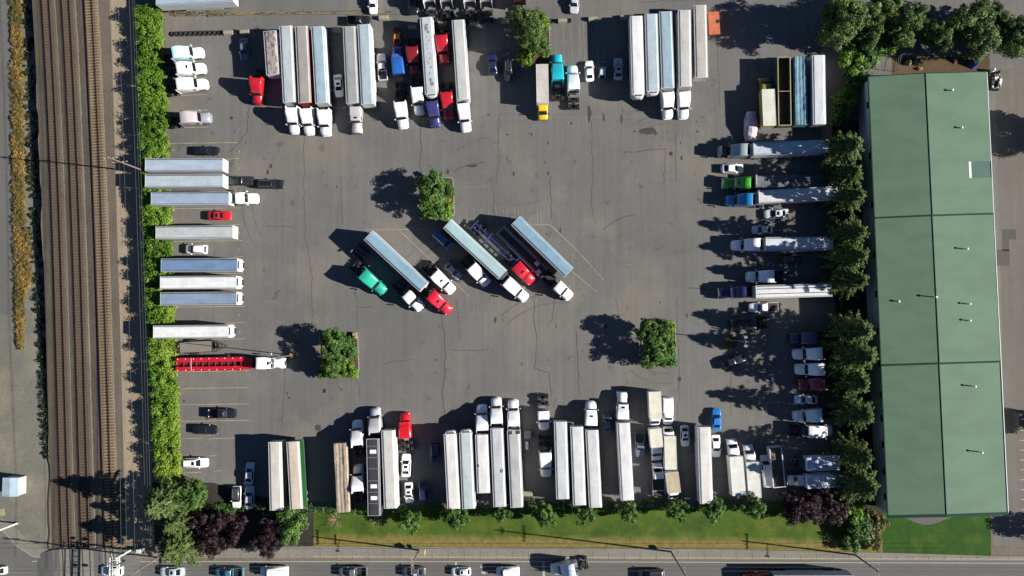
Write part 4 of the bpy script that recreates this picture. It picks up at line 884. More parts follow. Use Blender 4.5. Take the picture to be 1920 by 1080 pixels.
trailer((682, 46), (689, 194.5), (184, 201, 210), W_, 'white box trailer without tractor right of the grey-roofed trailer')
trailer((799, 32), (809, 176), (204, 212, 217), W_, 'white trailer with grey stains down the middle of its roof', True, mat='roof_skin')
trailer((859, 37), (868.5, 187), (206, 210, 208), W_, 'white box trailer right of the two stacked red tractors')
trailer((1193, 29.5), (1197, 177), (247, 248, 250), W_, 'brightest white cooled trailer, leftmost of the upper right row', True)
trailer((1221, 26), (1225, 171), (188, 204, 213), W_, 'pale grey cooled trailer second in the upper right row', True)
trailer((1248, 21), (1253, 165), (166, 190, 205), W_, 'blue-grey roofed box trailer in the middle of the upper right row')
trailer((1283.5, 19), (1285.5, 162), (208, 209, 206), W_, 'white box trailer fourth in the upper right row, white tractor attached')
trailer((1313, 9.5), (1316, 145), (198, 194, 187), (205, 203, 198), 'beige-roofed trailer without tractor beside the orange dumpster', skirt=False)
trailer((1553, 274), (1413.5, 279), PB, W_, 'box trailer in dappled shade behind the tractor with raised hood')
trailer((1571, 361.5), (1423, 368.5), (228, 229, 226), (205, 208, 208), 'white-roofed box trailer coupled to the bright blue tractor')
trailer((1562, 456), (1436, 457), (222, 228, 234), W_, 'box trailer in tree shade behind the white tractor with flat cab rear')
trailer((272, 309), (417.5, 308.5), (182, 200, 217), W_, 'pale blue box trailer topmost of the pair overhanging the hedge at the wooden pole')
trailer((272, 339), (417.5, 338.5), (192, 207, 215), W_, 'pale grey box trailer with the black pickup at its nose')
trailer((283, 372), (429, 371.5), (168, 186, 208), W_, 'blue-grey box trailer hitched to a short white tractor beside the hedge')
trailer((291.5, 436), (436.5, 434.5), (200, 205, 205), W_, 'grey-white box trailer standing alone below the red car')
trailer((302, 497), (444.5, 496.5), (122, 148, 185), W_, 'steel-blue cooled trailer, topmost of the three parked close together', True)
trailer((300, 530), (443, 529), (246, 247, 249), W_, 'bright white cooled trailer between two steel-blue ones', True)
trailer((300, 560.5), (444, 559), (146, 165, 190), W_, 'grey-blue cooled trailer, lowest of the three parked close together', True)
trailer((287, 622.5), (428.6, 621), (246, 247, 248), W_, 'bright white cooled trailer above the empty equipment trailer', True)
trailer((518, 957), (515, 829), (224, 217, 208), (215, 214, 205), 'weathered beige container trailer left of the green-sided one', mat='roof_skin', skirt=False)
trailer((556, 955), (549, 828), (222, 208, 192), (30, 88, 40), 'container trailer with tan roof and bright green sides', skirt=False)
trailer((732.5, 953), (727, 808), (217, 216, 210), W_, 'off-white box trailer between the black-roofed trailer and the red tractor')
trailer((851, 954), (844, 814), (241, 238, 233), W_, 'cream cooled trailer, left one of the pair beside the dark blue car', True)
trailer((879, 954), (873, 812), (203, 214, 217), W_, 'pale blue-green cooled trailer, right one of the pair in the lower row', True)
trailer((907, 925), (903, 815), (240, 240, 239), W_, 'shorter white trailer with a rust spot on its left roof edge', skirt=False)
trailer((937.5, 950), (931.5, 804), (208, 212, 215), W_, 'grey-white trailer with a small square roof hatch in the lower row')
trailer((969.5, 952), (963, 807), (196, 198, 198), W_, 'grey trailer with rusty front edge right of the trailer with a roof hatch')
trailer((1055.5, 936), (1051, 791), (216, 221, 224), W_, 'silver-white trailer without tractor right of the two facing white tractors')
trailer((1087, 947), (1081.5, 801), (230, 231, 232), W_, 'white trailer without tractor in the middle of three in the lower row')
trailer((1117, 952), (1110, 807), (222, 224, 225), W_, 'white trailer behind the tractor with a black roof light in the lower row')
t22 = trailer((1177, 938.6), (1169, 793), (240, 241, 242), W_, 'long white trailer with dark lettering low on its left side')
m = MB()
for i, (x, w_) in enumerate([(-6.6, .5), (-5.9, .35), (-5.3, .5), (-4.6, .3), (-4.1, .5), (-3.4, .4), (-2.9, .25)]): m.box(x, x+w_*.3, 1.25, 1.268, 1.9, 2.6, 'black_metal').box(x+w_*.3, x+w_, 1.25, 1.268, 2.2+(i % 3)*.1, 2.4+(i % 2)*.15, 'black_metal')
link('lettering', m.mesh('lettering'), t22)
trailer((1325, 945), (1320.5, 801), (236, 234, 228), W_, 'white trailer without tractor beside the bright blue car')
trailer((690.4, 440.9), (794.8, 537.8), (152, 184, 204), W_, 'slanted pale blue box trailer over the red tractor in the middle of the yard')
trailer((839, 419), (942.5, 515), (180, 208, 214), W_, 'slanted pale turquoise box trailer in the middle of the yard', True, unit=(.05, .06, .06, 1))
trailer((967, 413), (1067, 510.7), (144, 178, 198), W_, 'slanted blue-grey box trailer without tractor, rightmost in the middle of the yard')
trailer((1602, 1092), (1452, 1092), (230, 234, 238), (178, 200, 222), 'box trailer driving on the street, cut off by the bottom edge', group=None)
# small extras that belong to single trailers
def on_trailer(rear, front, fn, name, H=4.11):
    A, B_ = G(*rear, H), G(*front, H); rz, L = heading(A, B_); c = (A+B_)/2
    for o in [o for o in COL.objects if o.name.startswith('box_trailer') and (o.location.xy - c.xy).length < .1 and not o.parent]:
        m = MB(); fn(m, L); link(name, m.mesh(name), o, color=(.5, .5, .5, 1))
on_trailer((937.5, 950), (931.5, 804), lambda m, L: m.bbox(-1.0, -.3, -.95, -.35, 4.1, 4.16, 'grey_metal', .03), 'roof_hatch')
r4 = random.Random(4)
for x, s_ in ((-6.1, .55), (-5.4, .7), (-4.7, .5), (-3.8, .25), (-3.0, .25), (-2.2, .22), (-1.4, .24), (-.4, .22), (.6, .25), (1.5, .3), (2.4, .35), (3.5, .3), (4.9, .6), (5.7, .65)):
    y = r4.uniform(-.25, .25); on_trailer((799, 32), (809, 176), lambda m, L: m.sheet([(x+s_*.8*r4.uniform(.5, 1.1)*math.cos(6.283*i/9), y+s_*.75*r4.uniform(.4, 1.1)*math.sin(6.283*i/9), 4.106) for i in range(9)], 'grey_metal'), 'roof_stain')
on_trailer((907, 925), (903, 815), lambda m, L: m.sheet([(-.3+.35*math.cos(i*.7), .95+.25*math.sin(i*.7), 4.095) for i in range(9)], 'rail_rust'), 'rust_spot')
on_trailer((969.5, 952), (963, 807), lambda m, L: m.box(L/2-.75, L/2-.06, -1.15, 1.15, 4.075, 4.1, 'rail_rust'), 'rusty_front')

def place(kit, name, rear, front, h, cols, label, cat, group):
    A, B_ = G(*rear, h), G(*front, h); rz, L = heading(A, B_); c = (A+B_)/2; return spawn(kit(round(L*5)/5), name, (c.x, c.y, 0), rz, cols, label, cat, group)
# flatbeds, skeletal and open trailers
place(lambda L: kit_flatbed(L), 'flatbed_trailer', (1557, 339), (1415, 341), 1.42, {'roof': (.10, .11, .13, 1)}, 'dark empty flatbed trailer behind the bright green tractor', 'flatbed', 'flatbed trailers')
SK = 'bare container chassis trailers'
place(kit_skeletal, 'chassis_trailer', (664, 463), (764, 541), 1.3, {'body': (.10, .11, .15, 1)}, 'dark bare chassis trailer between the green tractor and the slanted pale blue trailer', 'chassis trailer', SK)
bl = place(kit_skeletal, 'chassis_trailer', (888, 421), (966, 494), 1.3, {'body': (.03, .045, .16, 1)}, 'blue bare chassis trailer coupled to the red tractor with a roof light', 'chassis trailer', SK)
sk2 = place(kit_skeletal, 'chassis_trailer', (420, 0), (421, 1), 1.3, {'body': (.02, .02, .02, 1)}, 'x', 'x', SK) if False else None
def kit_lowboy(L):
    k = Kit(); d = MB(); r = random.Random(2)
    for sy in (1, -1): d.box(-L/2, L/2-2.5, min(sy*.7, sy*1.25), max(sy*.7, sy*1.25), .78, .92, 'matte')
    for i in range(int((L-2.6)/1.1)): x = -L/2+.3+i*1.1; d.box(x-.06, x+.06, -.7, .7, .74, .9, 'black_metal')
    k.add('deck', d, 'roof'); g = MB(); g.box(L/2-2.6, L/2, -.5, .5, 1.2, 1.42, 'black_metal').box(L/2-2.8, L/2-2.4, -1.2, 1.2, .78, 1.42, 'black_metal'); k.add('gooseneck', g)
    for i in range(2):
        rp = MB(); rp.bbox(L/2-4.3-i*1.4, L/2-3.4-i*1.4, -1.0+i*.9, -.2+i*.9, .92, 1.35, 'pale_metal', .05); k.add('toolbox', rp)
    e_ = MB(); e_.box(-L/2-.1, -L/2+.25, -1.2, 1.2, .7, .95, 'grey_metal'); k.add('rear_bumper', e_)
    e_ = MB(); e_.box(-L/2+3.2, L/2-2.9, -1.27, -1.1, .925, .98, 'pale_metal'); k.add('deck_edge', e_)
    for x in (-L/2+.9, -L/2+2.1, -L/2+3.3):
        for sy in (1, -1): k.add('wheel', dual_mesh(.42), None, (x, sy*.95, .42))
    return k
place(kit_lowboy, 'lowboy_trailer', (938, 431), (1040, 531), 1.0, {'roof': (.16, .16, .18, 1)}, 'low dark machinery trailer beside the rightmost slanted trailer', 'lowboy', 'flatbed trailers')
def kit_red_carrier(L):
    k = Kit(); d = MB(); h = 1.25
    for sy in (1, -1): d.box(-L/2+.1, L/2-1.6, min(sy*.45, sy*h), max(sy*.45, sy*h), 1.9, 1.98, 'paint')
    for i in range(11): x = -L/2+.4+i*(L-2.4)/10; d.box(x-.06, x+.06, -.45, .45, 1.88, 1.96, 'paint')
    k.add('upper_deck', d, 'body')
    d = MB(); d.box(-L/2, L/2-2.3, -h+.1, h-.1, .75, .85, 'matte'); k.add('lower_deck', d, 'dark')
    d = MB(); d.box(L/2-1.7, L/2, -h+.1, h-.1, 1.2, 1.34, 'paint'); k.add('front_deck', d, 'body')
    for sy in (1, -1):
        s_ = MB(); s_.box(-L/2, L/2-1.4, min(sy*h, sy*(h+.08)), max(sy*h, sy*(h+.08)), 1.86, 2.1, 'paint').box(-L/2, L/2-1.4, min(sy*h, sy*(h+.06)), max(sy*h, sy*(h+.06)), .7, .95, 'paint')
        for i in range(8): x = -L/2+.2+i*(L-2.0)/7; s_.box(x-.06, x+.06, min(sy*h, sy*(h+.06)), max(sy*h, sy*(h+.06)), .95, 1.86, 'paint')
        k.add('side_frame', s_, 'body')
        for i in range(9): x = -L/2+.5+i*(L-2.6)/8; s2 = MB(); s2.bbox(x-.04, x+.04, min(sy*1.02, sy*1.2), max(sy*1.02, sy*1.2), 1.99, 2.06, 'pale_metal', .02); k.add('tie_down', s2)
    x = -L/2+3.2; s_ = MB(); s_.box(x-.05, x+.05, -h, h, 1.985, 2.03, 'pale_metal'); k.add('cross_rail', s_)
    for x in (-L/2+1.4, -L/2+2.6):
        for sy in (1, -1): k.add('wheel', dual_mesh(.45), None, (x, sy*.9, .45))
    return k
place(kit_red_carrier, 'car_carrier_trailer', (329, 684), (470, 681.5), 2.0, {'body': (.40, .012, .025, 1), 'dark': (.06, .01, .012, 1)}, 'empty red vehicle carrier trailer beside the hedge', 'car carrier', None)
def kit_equipment(L):
    k = Kit(); d = MB(); d.box(-L/2, L/2, -1.05, 1.05, .72, .8, 'concrete'); k.add('deck', d)
    f = MB()
    for sy in (1, -1): f.box(-L/2-.6, L/2+.9, min(sy*1.05, sy*1.15), max(sy*1.05, sy*1.15), .66, .86, 'black_metal')
    for x in (-L/2-.6, -L/2-.3, -L/2-.04, L/2+.02, L/2+.45, L/2+.85): f.box(x-.04, x+.06, -1.05, 1.05, .68, .86, 'black_metal')
    k.add('frame', f); t = MB(); t.bar((L/2+.9, 1.0, .75), (L/2+2.8, 0, .7), .09, 'black_metal').bar((L/2+.9, -1.0, .75), (L/2+2.8, 0, .7), .09, 'black_metal').bbox(L/2+2.7, L/2+3.0, -.12, .12, .62, .8, 'black_metal', .03); k.add('tongue', t)
    wn_ = MB(); wn_.bbox(L/2+.95, L/2+1.7, -.55, .55, .72, 1.2, 'black_metal', .06); k.add('winch_box', wn_)
    for x in (-.9, .0):
        for sy in (1, -1): k.add('wheel', wheel_mesh(.34, .24), None, (x, sy*1.32, .34))
    for sy in (1, -1): g = MB(); g.box(-1.4, .5, min(sy*1.16, sy*1.5), max(sy*1.16, sy*1.5), .74, .79, 'black_metal'); k.add('mudguard', g)
    return k
place(kit_equipment, 'equipment_trailer', (337, 652), (398, 649), .8, {}, 'empty equipment trailer with grey deck and black drawbar above the red carrier', 'trailer', None)
c1 = place(lambda L: kit_open_top(L, 2.5, 3.3, fill=.7), 'open_top_trailer', (1472, 235), (1470, 107), 3.3, {'side': (.03, .09, .045, 1), 'rim': (.30, .22, .12, 1), 'load': (.06, .032, .016, 1)}, 'open-topped dark green trailer with a bare brown floor', 'open trailer', None)
place(lambda L: kit_tarped(L, 2.45, 1.3, 3.3, 3), 'tarped_trailer', (1503, 234), (1501, 105), 3.3, {'roof': P(105, 150, 172)}, 'trailer under a folded blue-grey tarpaulin beside the open green trailer', 'tarped trailer', None)
trailer((1537, 233), (1535, 103), (222, 226, 234), W_, 'white trailer in tree shade right of the blue tarpaulin', skirt=False, H=3.9)
# ribbed white trailer with two dark stripes
er = trailer((1560, 543.5), (1418, 547.5), (236, 237, 240), W_, 'white ribbed trailer with two dark stripes along its roof')
A_, B__ = G(1560, 543.5, 4.11), G(1418, 547.5, 4.11); Lr = (A_-B__).length
for y in (.42, -.55): m = MB(); m.box(-Lr/2+.1, Lr/2-.1, y-.07, y+.07, 4.085, 4.115, 'black_metal'); link('roof_stripe', m.mesh('roof_stripe'), er)
# brown tarped load and black-roofed trailer of the lower row
place(lambda L: kit_tarped(L, 2.5, 1.3, 3.5, 8), 'tarped_trailer', (643, 961), (637, 831), 3.4, {'roof': P(176, 160, 142)}, 'trailer under a crumpled brown tarpaulin in the lower row', 'tarped trailer', None)
bk_ = trailer((702, 967), (699, 823), (66, 68, 74), (70, 72, 78), 'black-roofed trailer with small white roof panels', skirt=False, name='black_trailer')
A_, B__ = G(702, 967, 4.11), G(699, 823, 4.11); Lk = (A_-B__).length
for yy in (847, 912, 934): x = Lk/2 - (yy-823)/144*Lk; m = MB(); m.box(x-.37, x+.37, -.62, .62, 4.09, 4.13, 'white_coat'); link('roof_panel', m.mesh('roof_panel'), bk_)
for yy in (836.6, 858, 879, 901.6, 923, 944): x = Lk/2 - (yy-823)/144*Lk; m = MB(); m.box(x-.05, x+.05, -1.2, 1.2, 4.08, 4.12, 'grey_metal'); link('roof_seam', m.mesh('roof_seam'), bk_)
# roll-off body with a dark load
place(lambda L: kit_open_top(L, 2.4, 3.0, 1.1, partition=False, fill=1.35), 'dump_trailer', (1462, 914), (1454, 838), 3.0, {'side': P(225, 228, 232), 'rim': P(225, 228, 232), 'load': (.08, .062, .045, 1)}, 'white open dump trailer with dark load beside the purple tree', 'dump trailer', None)

# ------------------------------------------------------------------ tractors
GK = 'truck tractors parked in the yard'
def tractor(front, back, style, col, label, hood=None, skylight=False, group=GK, cat='truck tractor'):
    k = cached(('tractor', style), kit_tractor, style); hb = {'aero': 3.7, 'open': 3.7, 'classic': 3.2, 'mid': 3.0, 'day': 2.8}[style]
    A, B_ = G(*back, hb), G(*front, 1.1); rz, L = heading(A, B_); sx = max(.84, min(1.16, L/(-k.back)))
    return spawn(k, 'truck_tractor', (B_.x, B_.y, 0), rz, {'body': col, 'hood': hood or col}, label, cat, group, (sx, .96, 1), () if skylight else ('skylight',))
TW = (.72, .72, .73, 1); RED = (.42, .012, .022, 1); DRED = (.17, .012, .015, 1); NAVY = (.035, .035, .13, 1); SIL = (.42, .43, .45, 1)
TT = tractor
TT((380, 97), (323, 98.5), 'aero', (.42, .60, .66, 1), 'tractor with cab coloured pale blue for sky reflection and white hood, topmost along the hedge', hood=TW)  # pale blue of the cab is sky reflection put into its colour
TT((384, 126.5), (331, 127.5), 'aero', TW, 'white tractor with a dark roof light, second along the hedge', skylight=True)
TT((388, 156), (331, 157.5), 'aero', TW, 'plain white tractor third along the hedge')
TT((395, 220), (338, 220), 'aero', (.30, .27, .28, 1), 'dark grey tractor alone beside the hedge', hood=(.2, .22, .25, 1))
TT((483, 195), (479, 147), 'aero', RED, 'bright red tractor left of the short dirty-roofed trailer')
TT((552, 250), (545.5, 203), 'aero', TW, 'white tractor leftmost of the three side by side in the upper row')
TT((580.5, 252), (572, 204), 'aero', TW, 'white tractor coupled to the orange-sided trailer')
TT((611, 254), (605, 208), 'aero', TW, 'white tractor rightmost of the three side by side in the upper row')
TT((669.5, 250), (665.5, 204), 'classic', (.42, .41, .40, 1), 'grey classic tractor with roof light and chrome visor', skylight=True)
TT((756, 240), (749, 192), 'aero', TW, 'white tractor parked tail to tail with the blue tractor')
TT((778, 139), (772, 88), 'aero', DRED, 'dark red tractor half in shade left of the stained trailer')
TT((787, 214), (781, 164), 'aero', TW, 'white tractor behind the dark red one, its hood in shade')
TT((817, 238), (809.5, 190), 'aero', NAVY, 'navy tractor coupled to the trailer with grey roof stains')
TT((833, 119), (827, 66), 'aero', (.36, .012, .022, 1), 'upper red tractor of the two between white trailers')
TT((841.5, 224), (836.5, 173), 'aero', (.38, .012, .022, 1), 'lower red tractor of the two between white trailers')
TT((874, 246), (867.5, 194), 'aero', TW, 'white tractor at the right end of the upper middle row')
TT((744, 87), (747, 138), 'mid', (.02, .10, .38, 1), 'royal blue tractor nose to tail with the orange car', hood=(.02, .04, .18, 1))
TT((1044, 102), (1046, 149), 'aero', (.015, .36, .45, 1), 'turquoise tractor beside the yellow box truck')
TT((1073, 123), (1076, 167), 'aero', (.62, .70, .72, 1), 'white tractor with a pale teal tint right of the turquoise one')
TT((1252.5, 222), (1252, 173), 'aero', TW, 'left white tractor of the pair under the upper right trailers')
TT((1281.5, 222), (1283, 172), 'aero', TW, 'right white tractor of the pair under the upper right trailers')
TT((1347, 284), (1401, 280.5), 'open', (.24, .30, .31, 1), 'grey-green tractor with its hood tilted open', hood=(.30, .30, .30, 1))
TT((1356, 343), (1405, 342), 'classic', (.05, .30, .02, 1), 'bright green tractor with a dark roof light', skylight=True)
TT((1361, 375.5), (1410, 373.5), 'aero', (.015, .17, .40, 1), 'bright blue tractor beside the green one')
TT((1372, 460), (1425, 458), 'aero', TW, 'white tractor in shade coupled to a trailer, below the two silver cars')
TT((1400, 519), (1451, 518), 'aero', TW, 'white tractor alone without trailer above the navy long-nosed one')
TT((1349, 550), (1397, 547), 'classic', (.02, .022, .09, 1), 'navy long-nosed tractor coupled to the striped white trailer')
TT((1369, 608), (1413, 606), 'mid', (.012, .012, .013, 1), 'black tractor in shade near the lamp post')
TT((1480, 634), (1532, 634), 'aero', (.03, .03, .07, 1), 'dark navy tractor topmost of the row facing left under the evergreens')
TT((1488, 664), (1542, 663), 'aero', TW, 'upper white tractor of the two above the dark red one under the evergreens')
TT((1492, 692.5), (1545, 692.5), 'aero', TW, 'lower white tractor directly above the dark red one under the evergreens')
TT((1496, 721), (1545, 720), 'aero', (.14, .01, .014, 1), 'dark red tractor in the row under the evergreens')
TT((1488, 781), (1541, 779), 'aero', (.50, .58, .64, 1), 'pale blue-white tractor below the small silver car under the evergreens')
TT((1561, 808), (1517, 810), 'mid', TW, 'white tractor facing the evergreens, nose to the right')
TT((669.5, 788), (669, 833), 'aero', TW, 'white tractor with shaded hood above another white one left of the black-roofed trailer')
TT((703, 765), (702, 808), 'aero', SIL, 'silver-grey tractor in front of the black-roofed trailer')
TT((759, 774), (759, 822), 'mid', (.50, .008, .018, 1), 'bright red tractor alone at the lower row')
TT((671.5, 872), (670, 921), 'aero', TW, 'white tractor between the brown tarpaulin and the black-roofed trailer')
TT((903, 759), (904, 807), 'aero', TW, 'white tractor with blue-shaded hood in front of the shorter white trailer')
TT((930, 746), (931, 794), 'aero', TW, 'white tractor in front of the trailer with a roof hatch')
TT((962, 750), (963, 799), 'aero', TW, 'white tractor in front of the trailer with rusty front edge')
TT((1108, 753), (1108.5, 797), 'mid', TW, 'white tractor with a black roof light right of the tractorless trailers', skylight=True)
TT((1167, 735), (1168, 786), 'classic', TW, 'white long-nosed tractor with a black roof light and open cab rear', skylight=True)
TT((1020, 806), (1018.5, 771), 'day', TW, 'short white tractor with its bare chassis towards the open yard')
TT((1024, 894), (1022, 849), 'aero', TW, 'white tractor deep in the lower row behind the short white one')
TT((720.5, 548), (679, 513), 'aero', (.015, .29, .20, 1), 'emerald green tractor at the left of the middle group')
TT((790, 579), (761, 551), 'day', TW, 'short white tractor between the green and the red one in the middle of the yard')
TT((843.5, 585), (807, 552), 'aero', (.46, .012, .03, 1), 'red tractor under the slanted pale blue trailer', skylight=True)
TT((849, 547), (814, 513), 'aero', TW, 'white tractor with a dark roof light beside the red one in the middle group', skylight=True)
TT((914, 533), (884, 500), 'aero', TW, 'white tractor with shaded hood left of the slanted turquoise trailer')
TT((987, 561), (949, 527), 'aero', TW, 'white tractor coupled to the slanted turquoise trailer')
TT((998, 529), (967, 497), 'mid', (.46, .012, .03, 1), 'red tractor coupled to the blue bare chassis trailer', skylight=True)
TT((1070, 558), (1044, 534), 'day', TW, 'short white tractor of the low machinery trailer, rightmost of the middle group')
TT((483, 371.5), (441, 371.5), 'day', TW, 'short white tractor coupled to a blue-grey trailer by the hedge')
TT((534, 681), (480, 681), 'classic', (.60, .61, .62, 1), 'white long-nosed tractor pulling the red carrier', skylight=True)
for x, c, l_ in ((804, TW, 'tractor leftmost at the top edge, white plate behind its cab'), (836, SIL, 'tractor second from left at the top edge, only its chassis in view'), (880, TW, 'tractor third from left at the top edge, white cab rear'), (911, SIL, 'tractor fourth from left at the top edge, chassis over the lot seam'), (975, DRED, 'tractor with dark red cab rear at the top edge above the tall island tree')): TT((x-2, -48), (x, 1), 'aero', c, l_)
TT((1033, 1068), (1078, 1068), 'aero', (.60, .66, .72, 1), 'pale blue-white tractor without trailer driving on the street', group=None)
TT((1394, 1087), (1446, 1087), 'mid', DRED, 'dark red tractor at the bottom edge pulling a trailer on the street', group=None)

# ------------------------------------------------------------------ box trucks and vans
def box_truck(front, boxrear, boxfront, W, H, roof, side, cab, label, hood=1.0, cabL=1.5, flat=False, group='box trucks in the yard', name='box_truck'):
    hr = H if not flat else 1.0
    A, Bf, B_ = G(*boxrear, hr), G(*boxfront, hr), G(*front, 1.0); rz, L = heading(A, B_); Lb = max(2.0, round((Bf-A).length*5)/5); cab_len = L - Lb - .15
    hood = max(.35, min(1.2, cab_len*.36)); cl = max(1.0, min(1.9, cab_len-hood))
    k = cached(('bt', Lb, W, H, round(hood, 1), round(cl, 1), flat), lambda: kit_box_truck(Lb, W, H, round(hood, 1), round(cl, 1), False, flat))
    return spawn(k, name, (B_.x, B_.y, 0), rz, {'roof': P(*roof), 'side': side, 'body': cab}, label, 'truck', group)
CRM = (241, 235, 216)
box_truck((1018, 224), (1016.5, 120.5), (1017, 192), 2.4, 3.7, (214, 210, 203), TW, (.62, .42, .01, 1), 'box truck with a yellow cab and long grey-white box')
box_truck((1433, 146), (1443.5, 235), (1441, 166), 2.5, 3.3, (232, 230, 216), (.42, .34, .10, 1), (.22, .17, .02, 1), 'olive yellow truck with a white-topped box beside the open green trailer')
box_truck((1227.5, 797), (1228, 738), (1229, 789), 2.4, 3.5, CRM, TW, TW, 'box truck with cream roof topmost in the crowded corner beside a white van')
box_truck((1232, 863), (1229, 804), (1232.5, 838), 2.4, 3.3, CRM, TW, (.62, .66, .72, 1), 'box truck with short cream box and white cab facing down')
box_truck((1252, 800), (1258.5, 877), (1255, 815), 2.3, 3.4, CRM, TW, TW, 'box truck with long cream box facing up between two shorter trucks')
box_truck((1263, 936), (1260, 887), (1262.5, 926), 2.5, 3.2, (205, 190, 160), TW, TW, 'box truck with weathered tan roof facing the verge')
box_truck((1232, 869), (1236, 930), (1234, 897), 2.3, 3.0, CRM, TW, TW, 'white flatbed truck with an empty black deck', flat=True, name='flatbed_truck')
box_truck((1372, 824), (1386.5, 929), (1377.5, 857), 2.6, 3.6, (240, 239, 234), TW, TW, 'white box truck facing up, left of the one with a sooty roof edge')
box_truck((1403, 835), (1416, 934), (1410, 867), 2.5, 3.6, (236, 234, 228), TW, (.60, .63, .66, 1), 'white box truck with a sooty front roof edge')
box_truck((1482, 868), (1575, 868), (1513, 869.5), 2.6, 3.6, (205, 215, 235), TW, (.02, .02, .03, 1), 'box truck with black cab in tree shade beside the dump trailer')
box_truck((1478, 901), (1581, 900), (1514, 901), 2.5, 3.6, (230, 233, 240), TW, TW, 'white box truck facing left against the purple tree')

# ------------------------------------------------------------------ cars
NOM = {'sedan': 4.7, 'hatch': 4.7, 'coupe': 4.7, 'suv': 4.8, 'van': 5.5, 'pickup': 5.75}
def car(front, rear, kind, col, label, roof=None, cover=False, group='cars parked in the yard', cat=None, sun=False):
    A, B_ = G(*rear, .7), G(*front, .7); rz, L = heading(A, B_); c = (A+B_)/2; s_ = max(.82, min(1.12, L/NOM[kind]))
    k = cached(('car', kind), kit_car, kind); sk_ = [] if sun else ['sunroof']
    if not cover: sk_.append('bed_cover')
    return spawn(k, {'suv': 'car', 'sedan': 'car', 'hatch': 'car', 'coupe': 'car', 'van': 'van', 'pickup': 'pickup_truck'}[kind], (c.x, c.y, 0), rz, {'body': col, 'roof': roof or col}, label, cat or {'van': 'van', 'pickup': 'pickup truck'}.get(kind, 'car'), group, (s_, min(1.0, s_*1.05) if kind != 'pickup' else .95, 1), sk_)
CW = (.70, .70, .71, 1); BLK = (.010, .011, .016, 1); DGR = (.05, .055, .065, 1); DBL = (.012, .018, .07, 1); SLV = (.40, .43, .47, 1)
car((459, 112), (457, 72), 'sedan', (.10, .12, .16, 1), 'slate blue sedan in shade above the bright red tractor')
car((692, 39), (655, 39), 'pickup', BLK, 'black pickup parked sideways above two trailers')
car((700, 26), (698.5, -14), 'sedan', CW, 'white sedan at the top edge left of the row of bare chassis')
car((775.5, 28), (774, -12), 'suv', BLK, 'black car at the top edge beside the leftmost chassis')
car((637, 182), (633, 140), 'sedan', CW, 'white sedan between two trailers in the upper row', sun=True)
car((715, 101), (719, 151), 'pickup', (.50, .52, .55, 1), 'white pickup with an open dark bed beside the royal blue tractor')
car((744.5, 47), (745, 86), 'coupe', (.10, .015, .008, 1), 'dark red and orange car behind the royal blue tractor', roof=(.55, .19, .02, 1))
car((922, 101), (925, 141), 'sedan', DBL, 'dark blue sedan in the shade of the tall island tree')
car((955, 153), (952, 114), 'suv', (.02, .022, .026, 1), 'black car in shade between the dark blue sedan and the yellow truck')
car((1076, 25), (1078, -16), 'sedan', SLV, 'silver sedan at the top edge right of the tall island tree')
car((1104, 114), (1106, 153), 'sedan', CW, 'white sedan leftmost of three in the upper row')
car((1131, 115), (1128.5, 153), 'sedan', (.05, .07, .08, 1), 'dark sedan with pale teal roof, middle of three', roof=(.38, .50, .50, 1))
car((1159, 109), (1159, 150), 'sedan', (.30, .36, .46, 1), 'silver-blue sedan rightmost of three in the upper row', sun=True)
car((412, 283), (363, 283), 'sedan', BLK, 'black sedan above the trailers at the wooden pole', cat='car')
car((428, 339), (476, 340), 'pickup', BLK, 'black pickup facing a pale grey trailer nose', cover=True)
car((537, 346), (480, 345), 'suv', BLK, 'long black car behind the black pickup in the open lane')
car((434, 404), (389, 404.5), 'coupe', (.42, .012, .02, 1), 'red car alone in a bay by the hedge', sun=True)
car((348, 467), (389, 468), 'suv', CW, 'white car with roof rails below the grey-white trailer')
car((444, 775), (391, 775), 'pickup', BLK, 'black pickup facing right in the lower left bays')
car((409, 806), (362, 805), 'sedan', BLK, 'black sedan below the black pickup in the lower left bays')
car((391, 867), (343, 868), 'suv', CW, 'white car with roof rails near the lower end of the hedge', sun=True)
car((470, 867), (466.5, 908), 'sedan', (.45, .48, .54, 1), 'silver sedan nose up above another at the beige container')
car((444, 952), (444.5, 911), 'suv', CW, 'white car with a dark roof beside two silver sedans', roof=(.04, .045, .055, 1))
car((469, 911), (467.5, 954), 'sedan', (.42, .45, .52, 1), 'silver sedan lower one at the beige container')
car((762, 851), (761, 894), 'sedan', CW, 'white sedan behind the bright red lower tractor', sun=True)
car((768, 943), (766, 904), 'sedan', CW, 'white sedan below another white one, tilted slightly', sun=True)
car((793, 901), (794, 939), 'suv', DBL, 'dark blue car in shade right of the tilted white sedan')
car((816, 869), (815, 829), 'suv', (.02, .03, .10, 1), 'dark blue car left of the cream cooled trailer')
car((1138, 774), (1139, 812), 'sedan', (.05, .06, .10, 1), 'dark slate sedan between two white tractors in the lower row')
car((1200, 854), (1199, 814), 'pickup', (.10, .13, .17, 1), 'dark blue-grey pickup beside the lettered white trailer')
car((1285, 837), (1283, 797), 'sedan', (.48, .51, .56, 1), 'silver sedan right of the crowded box trucks', sun=True)
car((1343, 766), (1343.5, 807), 'sedan', (.012, .15, .45, 1), 'bright blue car at the end of the lower row')
car((1343, 857), (1341, 815), 'sedan', CW, 'white sedan tucked against the white trailer below the blue car')
car((1394, 316), (1352, 316.5), 'sedan', CW, 'white sedan between the open-hood tractor and the green one')
car((1432, 402), (1478, 400), 'sedan', (.50, .53, .56, 1), 'upper silver sedan of the two below the bright blue tractor', sun=True)
car((1410, 431), (1449, 431), 'sedan', (.52, .56, .62, 1), 'lower silver sedan of the two below the bright blue tractor')
car((1500, 486), (1465, 487), 'suv', (.025, .03, .04, 1), 'dark car in deep shade under the evergreens')
